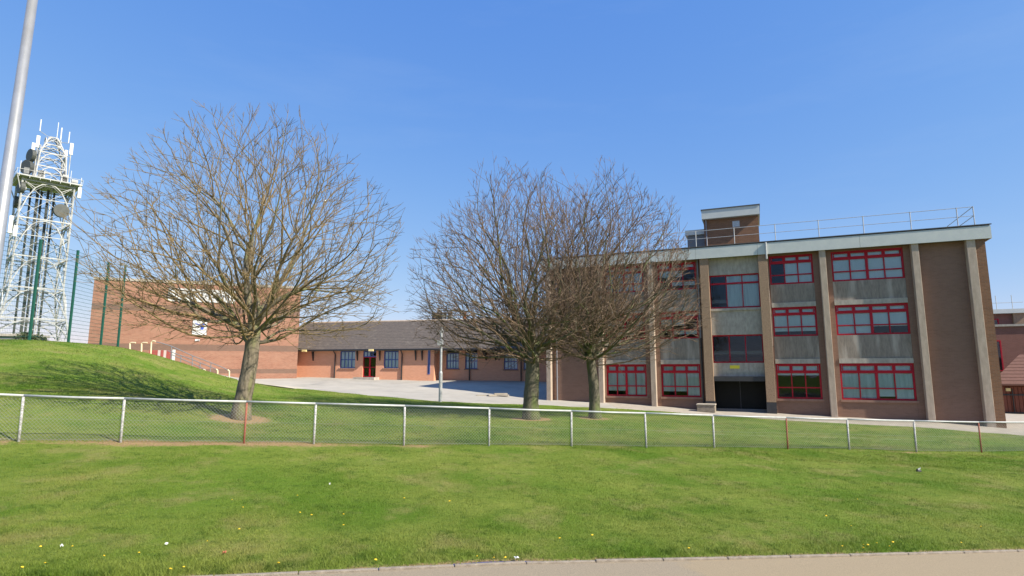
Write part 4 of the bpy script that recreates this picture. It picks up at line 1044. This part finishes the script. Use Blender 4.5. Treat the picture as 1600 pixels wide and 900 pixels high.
# ------------------------------------------------------------------ bare trees
def make_tree(name, label, base, trunk_top, r0, r1, crown, nlimb, seed, bm, tm, group, natt=2300, twig=1.0, limb_el=(-8, 70)):
    """bare tree: limbs and branches compete for the space of the crown, radii follow from the branches carried"""
    rg = random.Random(seed); root = empty(name, base); tag(root, label, 'tree', group)
    cx, cy, cz, rx, ry, ru, rd = crown
    ph = [rg.uniform(0, 6.28) for _ in range(6)]
    def lump(a, e): return 1 + .06*math.sin(3*a+ph[0]+2*e) + .05*math.sin(5*a+ph[1]-5*e) + .05*math.sin(7*e+ph[2]+2*a) + .03*math.sin(11*a+9*e+ph[3])
    def rv():
        while True:
            v = Vector((rg.uniform(-1,1), rg.uniform(-1,1), rg.uniform(-1,1)))
            if .05 < v.length < 1: return v
    att = []
    while len(att) < natt:
        v = rv().normalized(); a = math.atan2(v.y, v.x); r_ = rg.random()**.40*lump(a, v.z)
        att.append(Vector((cx+v.x*rx*r_, cy+v.y*ry*r_, cz+v.z*(ru if v.z > 0 else rd)*r_)))
    pos, par, dr = [], [], []
    def add(p, q, d): pos.append(p); par.append(q); dr.append(d); return len(pos)-1
    tt = Vector(trunk_top); nt = 12; prev = -1
    for i in range(nt+1):
        u = i/nt; p = Vector((tt.x*u**1.2, tt.y*u, tt.z*u)) + Vector((math.sin(u*5+seed)*.03, math.cos(u*4+seed)*.03, 0))*min(1, u*4)
        prev = add(p if i else p-Vector((0,0,.25)), prev, Vector((0,0,1)))
    ntr = prev; STEP = .17
    for i in range(nlimb):
        u = (i+.5)/nlimb; el = math.radians(limb_el[0]+(limb_el[1]-limb_el[0])*u+rg.uniform(-5,5)); az = i*2.39996+rg.uniform(-.3,.3)
        d = Vector((math.cos(az)*math.cos(el), math.sin(az)*math.cos(el), math.sin(el)))
        q = ntr - int((1-u)*rg.uniform(1.5, 3.6)); p = pos[q]
        for k in range(4 + int(3*u)):
            d = (d+Vector((0,0,.04))+rv()*.05).normalized(); p = p+d*STEP; q = add(p, q, d)
    src = Vector((tt.x, tt.y, tt.z*.85))
    att.sort(key=lambda v: (v-src).length)
    n0 = len(pos); cap_ = n0+len(att)
    PA = np.zeros((cap_, 3)); DA = np.zeros((cap_, 3)); LA_ = np.zeros(cap_)
    for i in range(n0):
        PA[i] = pos[i]; DA[i] = dr[i]; LA_[i] = 0 if i <= ntr else (pos[i]-pos[par[i]]).length+LA_[par[i]]
    n_ = n0
    for v in att:                              # work outwards: each point joins the branch it can continue most directly
        w_ = np.array(v)-PA[:n_]; ds = np.sqrt((w_*w_).sum(1))+1e-6
        if ds.min() < .13: continue
        cs = (w_*DA[:n_]).sum(1)/ds
        cost = ds*(1+1.6*(1-cs)) + .16*LA_[:n_] + np.where(cs < .45, 50., 0.); cost[:ntr+1] += 60.
        j = int(cost.argmin())
        if cost[j] > 40 or ds[j] > 2.2: continue
        d = (Vector(w_[j]/ds[j])*.75+dr[j]*.35+Vector((0,0,.04))).normalized()
        add(v, j, d); PA[n_] = v; DA[n_] = d; LA_[n_] = LA_[j]+ds[j]; n_ += 1
    N = len(pos); kids = [[] for _ in range(N)]
    for i in range(N):
        if par[i] >= 0: kids[par[i]].append(i)
    E_ = 2.2; rt = .0068; rad = [0.0]*N; big = [-1]*N
    for i in range(N-1, -1, -1):
        if not kids[i]: rad[i] = rt
        else:
            rad[i] = sum(rad[k]**E_ for k in kids[i])**(1/E_) + .00012; big[i] = max(kids[i], key=lambda k: rad[k])
    kx = math.log(r1/rt)/math.log(rad[ntr]/rt)
    rad = [rt*(r_/rt)**kx for r_ in rad]
    for i in range(ntr+1):
        u = i/nt; rad[i] = (r0+(r1-r0)*u)*(1+.30*math.exp(-u*tt.z/.22))*(1+.03*math.sin(i*2.1+seed))
    for _ in range(3):                       # relax the kinks
        new = list(pos)
        for i in range(ntr+1, N):
            if big[i] >= 0: new[i] = pos[i]*.5+(pos[par[i]]+pos[big[i]])*.25
        pos = new
    crown_mb = MB(); trunk_mb = MB()
    heads = [0] + [k for i in range(N) for k in kids[i] if k != big[i]]
    for h in heads:
        ch = [h]
        while big[ch[-1]] >= 0: ch.append(big[ch[-1]])
        pts = [pos[i] for i in ch]; rr = [rad[i] for i in ch]
        if h:
            pts.insert(0, pos[par[h]]); rr.insert(0, min(rr[0]*1.08, rad[par[h]]*.95))
        pts.append(pts[-1]+(pts[-1]-pts[-2])*.6); rr.append(.0042)
        if h == 0: trunk_mb.tube(pts, rr, 16)
        elif rr[1] > .040: MB().tube(pts, rr, 9).build('limb', bm, root, smooth=True)
        else: crown_mb.tube(pts, rr, 6 if rr[1] > .018 else 4, cap=False)
    ctr = Vector((cx, cy, cz-rd*.6))
    for i in range(ntr+1, N):                # twigs on the thin wood
        if rad[i] > .020: continue
        nt_ = (1 if rg.random() < .55*twig else 0) + (1 if rg.random() < .28*twig else 0) + (1 if not kids[i] else 0)
        for _ in range(nt_):
            d = dr[i]; sd = rv(); sd = (sd-d*sd.dot(d)).normalized(); an = math.radians(rg.uniform(26, 58)); out = (pos[i]-ctr).normalized()
            nd = (d*math.cos(an)+sd*math.sin(an)+out*.25+Vector((0,0,.08))).normalized(); L = rg.uniform(.14, .46)
            m_ = pos[i]+nd*L*.5+rv()*.012; e_ = m_+(nd+Vector((0,0,.12))+rv()*.12).normalized()*L*.5
            crown_mb.tube([pos[i], m_, e_], [.0072, .0058, .0038], 3, cap=False)
            if rg.random() < .55*twig:
                s2 = (nd+rv()*.7+Vector((0,0,.1))).normalized(); crown_mb.tube([m_, m_+s2*rg.uniform(.08, .22)], [.0056, .0036], 3, cap=False)
    trunk_mb.build('trunk', bm, root, smooth=True)
    c = crown_mb.build('crown', tm, root, smooth=True); c['kind'] = 'stuff'
    return root
def tree_at(px, py, Y): p = at(px, py, Y); return Vector((p.x, p.y, gz1(p.x, p.y)))
GRP = 'bare trees on the lawn'
b1 = tree_at(376, 655, 19.0); b2 = tree_at(830, 655, 24.5); b3 = tree_at(930, 653, 25.5)
make_tree('bare_tree', 'broad bare tree with pale trunk standing alone in front of the brick hall', b1, (.22, .1, 2.9), .275, .215,
          (.10, .1, 4.75, 4.75, 4.4, 5.25, 2.45), 8, 11, M['bark'], M['twig'], GRP, natt=5000, twig=.95, limb_el=(-6, 80))
make_tree('bare_tree', 'bare tree with thick mossy trunk on the left of the close pair', b2, (.05, 0, 2.7), .335, .27,
          (-.35, 0, 5.0, 4.7, 4.0, 5.5, 2.8), 10, 23, M['bark2'], M['twig2'], GRP, natt=6600, twig=1.2)
make_tree('bare_tree', 'bare tree with slimmer trunk on the right of the close pair', b3, (-.15, 0, 2.7), .245, .185,
          (.35, 0, 5.1, 4.4, 3.8, 5.6, 2.8), 10, 37, M['bark2'], M['twig2'], GRP, natt=6600, twig=1.2)

# ------------------------------------------------------------------ far left: low shed and bushes behind the mound
p = at(-20, 530, 60); sh = empty('far_shed', (p.x, p.y, 3.4), .3); tag(sh, 'low grey flat roofed shed behind the mound below the radio mast', 'shed')
hs = at(10, 521, 60).z - 3.4
MB().box(0, 4.0, 0, 3, 0, hs-.25).build('wall', M['slate'], sh); MB().box(-.2, 4.2, -.2, 3.2, hs-.249, hs).build('roof', M['lintel'], sh)
def bush(px, py, Y, r_, h_, seed, label):
    rg = np.random.default_rng(seed); p = at(px, py, Y); z0 = 3.3; root = empty('bush', (p.x, p.y, z0)); tag(root, label, 'bush')
    n = 900; d = rg.normal(size=(n,3)); d /= np.linalg.norm(d,axis=1)[:,None]; rad = rg.uniform(.6,1.05,n)[:,None]
    c = d*rad*np.array([r_,r_,h_/2])+np.array([0,0,h_/2]); mb = MB()
    for q in c:
        a = rg.normal(size=3)*.11; b_ = rg.normal(size=3)*.11; mb.v += [tuple(q-a), tuple(q+a), tuple(q+b_)]; k = len(mb.v); mb.f.append((k-3,k-2,k-1))
    f = mb.build('foliage', M['hedge'], root); f['kind'] = 'stuff'
    MB().tube([(0,0,-.2),(0,0,h_*.7)], [.08,.03], 6).build('stem', M['bark'], root)
bush(40, 526, 58, 1.1, at(40,517,58).z-3.3, 1, 'dark bush behind the mound right of the far shed')
bush(58, 528, 60, 1.2, at(58,522,60).z-3.3, 2, 'dark bush behind the mound at the green fence post')

# ------------------------------------------------------------------ grass blades
def blades(name, n, ymin, ymax, hmin, hmax, wid, seed, pw):
    rg = np.random.default_rng(seed)
    Yv = ymin + (ymax-ymin)*rg.random(n)**pw
    ang = rg.uniform(-1.35, 1.35, n); X = ang*Yv + np.where(np.abs(ang) > .95, np.sign(ang)*2.0, 0.0)
    e_ = Yv - edge_y(X)
    keep = (e_ > -.03) & (Yv < yard_front(X)-.02)
    s = soil_amount(X, Yv); keep &= rg.random(n) > s*.95
    X, Yv = X[keep], Yv[keep]; n = len(X); Z = gz(X, Yv)
    pat = .7+.6*(np.sin(X*1.7+np.sin(Yv*1.1)*2)*np.sin(Yv*1.3+X*.4)*.5+.5) + .45*np.clip(np.sin(X*5.3+np.sin(Yv*3.1)*2.2)*np.sin(Yv*4.7+np.sin(X*2.7)*2), 0, 1)**2
    edge_long = 1+2.2*np.clip(1-(Yv-edge_y(X))/.7, 0, 1)*rg.random(n)
    h = rg.uniform(hmin, hmax, n)*pat*edge_long; a = rg.uniform(0, 6.283, n); w = wid*rg.uniform(.6,1.3,n)
    bx, by = np.cos(a)*w/2, np.sin(a)*w/2; l = rg.normal(0, .55, (n,2))*h[:,None]
    v = np.empty((n,3,3)); v[:,0] = np.column_stack([X-bx, Yv-by, Z-.004]); v[:,1] = np.column_stack([X+bx, Yv+by, Z-.004]); v[:,2] = np.column_stack([X+l[:,0], Yv+l[:,1], Z+h])
    me = bpy.data.meshes.new(name); me.vertices.add(3*n); me.vertices.foreach_set('co', v.ravel().astype(np.float32))
    me.loops.add(3*n); me.loops.foreach_set('vertex_index', np.arange(3*n, dtype=np.int32))
    me.polygons.add(n); me.polygons.foreach_set('loop_start', np.arange(0,3*n,3,dtype=np.int32)); me.polygons.foreach_set('loop_total', np.full(n,3,dtype=np.int32))
    me.update(calc_edges=True); me.validate(); me.materials.append(M['blade'])
    o = link(bpy.data.objects.new(name, me)); return tag(o, kind='stuff')
tag(blades('verge_grass', 860000, 6.8, 21, .012, .032, .009, 3, 1.25), 'short mown green grass of the verge and lawn', 'grass')
tag(blades('lawn_grass', 360000, 17, 42, .018, .04, .022, 4, 1.1), 'short mown green grass of the lawn and mound', 'grass')

# faint worn pitch line on the lawn
mb = MB(); lpx = [(1040, 676), (1100, 678), (1160, 680.5), (1220, 682), (1280, 683.5), (1340, 685), (1400, 687), (1460, 689)]
lps = [hit(x, y, 17.5, 40) for x, y in lpx]
for p in lps: mb.v += [(p.x, p.y-.04, gz1(p.x, p.y-.04)+.012), (p.x, p.y+.04, gz1(p.x, p.y+.04)+.012)]
mb.f = [(2*i, 2*i+2, 2*i+3, 2*i+1) for i in range(len(lps)-1)]
tag(mb.build('pitch_marking', mat('worn_line', (0.34, 0.37, 0.22), 0.95, (0.17, 0.225, 0.05), 2.5, lo=0.4, hi=0.55)), kind='structure')

# ------------------------------------------------------------------ dandelions, scraps in the grass
dp = [(62,861),(112,860),(161,876),(216,870),(69,887),(33,894),(265,897),(286,893),(362,786),(379,798),(323,852),(464,779),(468,806),(486,810),(536,809),(536,826),(434,887),(631,783),(702,788),(586,882),(745,876),(771,878),(789,878),(874,847),(925,842),(1076,863),(1340,784),(1330,827),(1349,857),(1349,862),(1356,857),(1370,854),(1390,859),(1395,853),(1316,859),(1533,828),(1502,853),(373,833),(1291,811)]
hd_ = MB().tube([(0,0,0),(0,0,.012),(0,0,.02)], [.008,.026,.018], 10).tube([(0,0,.02),(0,0,.024)],[.014,.006],8)
head = None
ones = 'first second third fourth fifth sixth seventh eighth ninth tenth eleventh twelfth thirteenth fourteenth fifteenth sixteenth seventeenth eighteenth nineteenth twentieth'.split()
def ordinal(n):
    if n <= 20: return ones[n-1]
    return ('twenty-' if n < 30 else 'thirty-')+ones[n % 10-1] if n % 10 else 'thirtieth'
dp.sort()
for i, (x, y) in enumerate(dp):
    p = hit(x, y, 5.5, 30)
    r_ = empty('dandelion', p); tag(r_, 'small yellow dandelion in the verge, ' + ordinal(i+1) + ' dandelion counted from the left', 'flower', 'dandelions in the verge')
    if head is None:
        head = hd_.build('flower_head', M['yellow'], r_); st = MB().tube([(0,0,-.02),(.004,0,.05)], .003, 5).build('stalk', M['stem'], r_)
    else:
        h2 = share(head, 'flower_head', r_); share(st, 'stalk', r_)
    kid = r_.children[0]
    for c_ in r_.children:
        if c_.name.startswith('flower_head'): c_.location = (.004, 0, .045); s_ = R.uniform(.42, .75); c_.scale = (s_, s_, s_); c_.rotation_euler = (R.uniform(-.5,.2), R.uniform(-.3,.3), 0)
def scrap(x, y, w_, h_, m, label, seed):
    rg = random.Random(seed); p = hit(x, y, 5.5, 40); r_ = MB()
    n = 5; r_.v = [(w_*(i/(n-1)-.5), h_*(j/(n-1)-.5), .03+rg.uniform(0,.035)) for j in range(n) for i in range(n)]
    r_.f = [(j*n+i, j*n+i+1, (j+1)*n+i+1, (j+1)*n+i) for j in range(n-1) for i in range(n-1)]
    o = r_.build('litter', m, None); o.location = p; o.rotation_euler = (rg.uniform(-.2,.2), rg.uniform(-.2,.2), rg.uniform(0,3))
    so_ = o.modifiers.new('thick', 'SOLIDIFY'); so_.thickness = .003
    tag(o, label, 'litter')
scrap(97, 859, .03, .03, M['paper'], 'white paper scrap among dandelions at the lower left of the verge', 1)
scrap(349, 869, .055, .035, M['pink'], 'reddish wrapper lying in the verge right of the lower left dandelions', 2)
scrap(260, 856, .02, .035, M['paper'], 'narrow white scrap in the verge left of the red wrapper', 3)
scrap(808, 877, .05, .05, M['paper'], 'white scrap at the pavement edge in the middle of the picture', 4)
scrap(515, 760, .02, .02, M['paper'], 'white scrap in the grass below the second fence bay from the lone tree', 5)
p = hit(1436, 737, 6, 40); bk = empty('black_fragment', p); tag(bk, 'small black plastic fragment in the grass near the right end of the fence', 'litter')
MB().hexa([(-.07,-.05,0),(.07,-.04,0),(.06,.05,0),(-.06,.05,0)],[(-.05,-.03,.07),(.03,-.03,.05),(.04,.03,.05),(-.04,.03,.08)]).build('shell', M['black'], bk, bevel=.01)
MB().tube([(-.02,0,.06),(.06,.02,.09)], .012, 6).build('spout', M['galv'], bk)
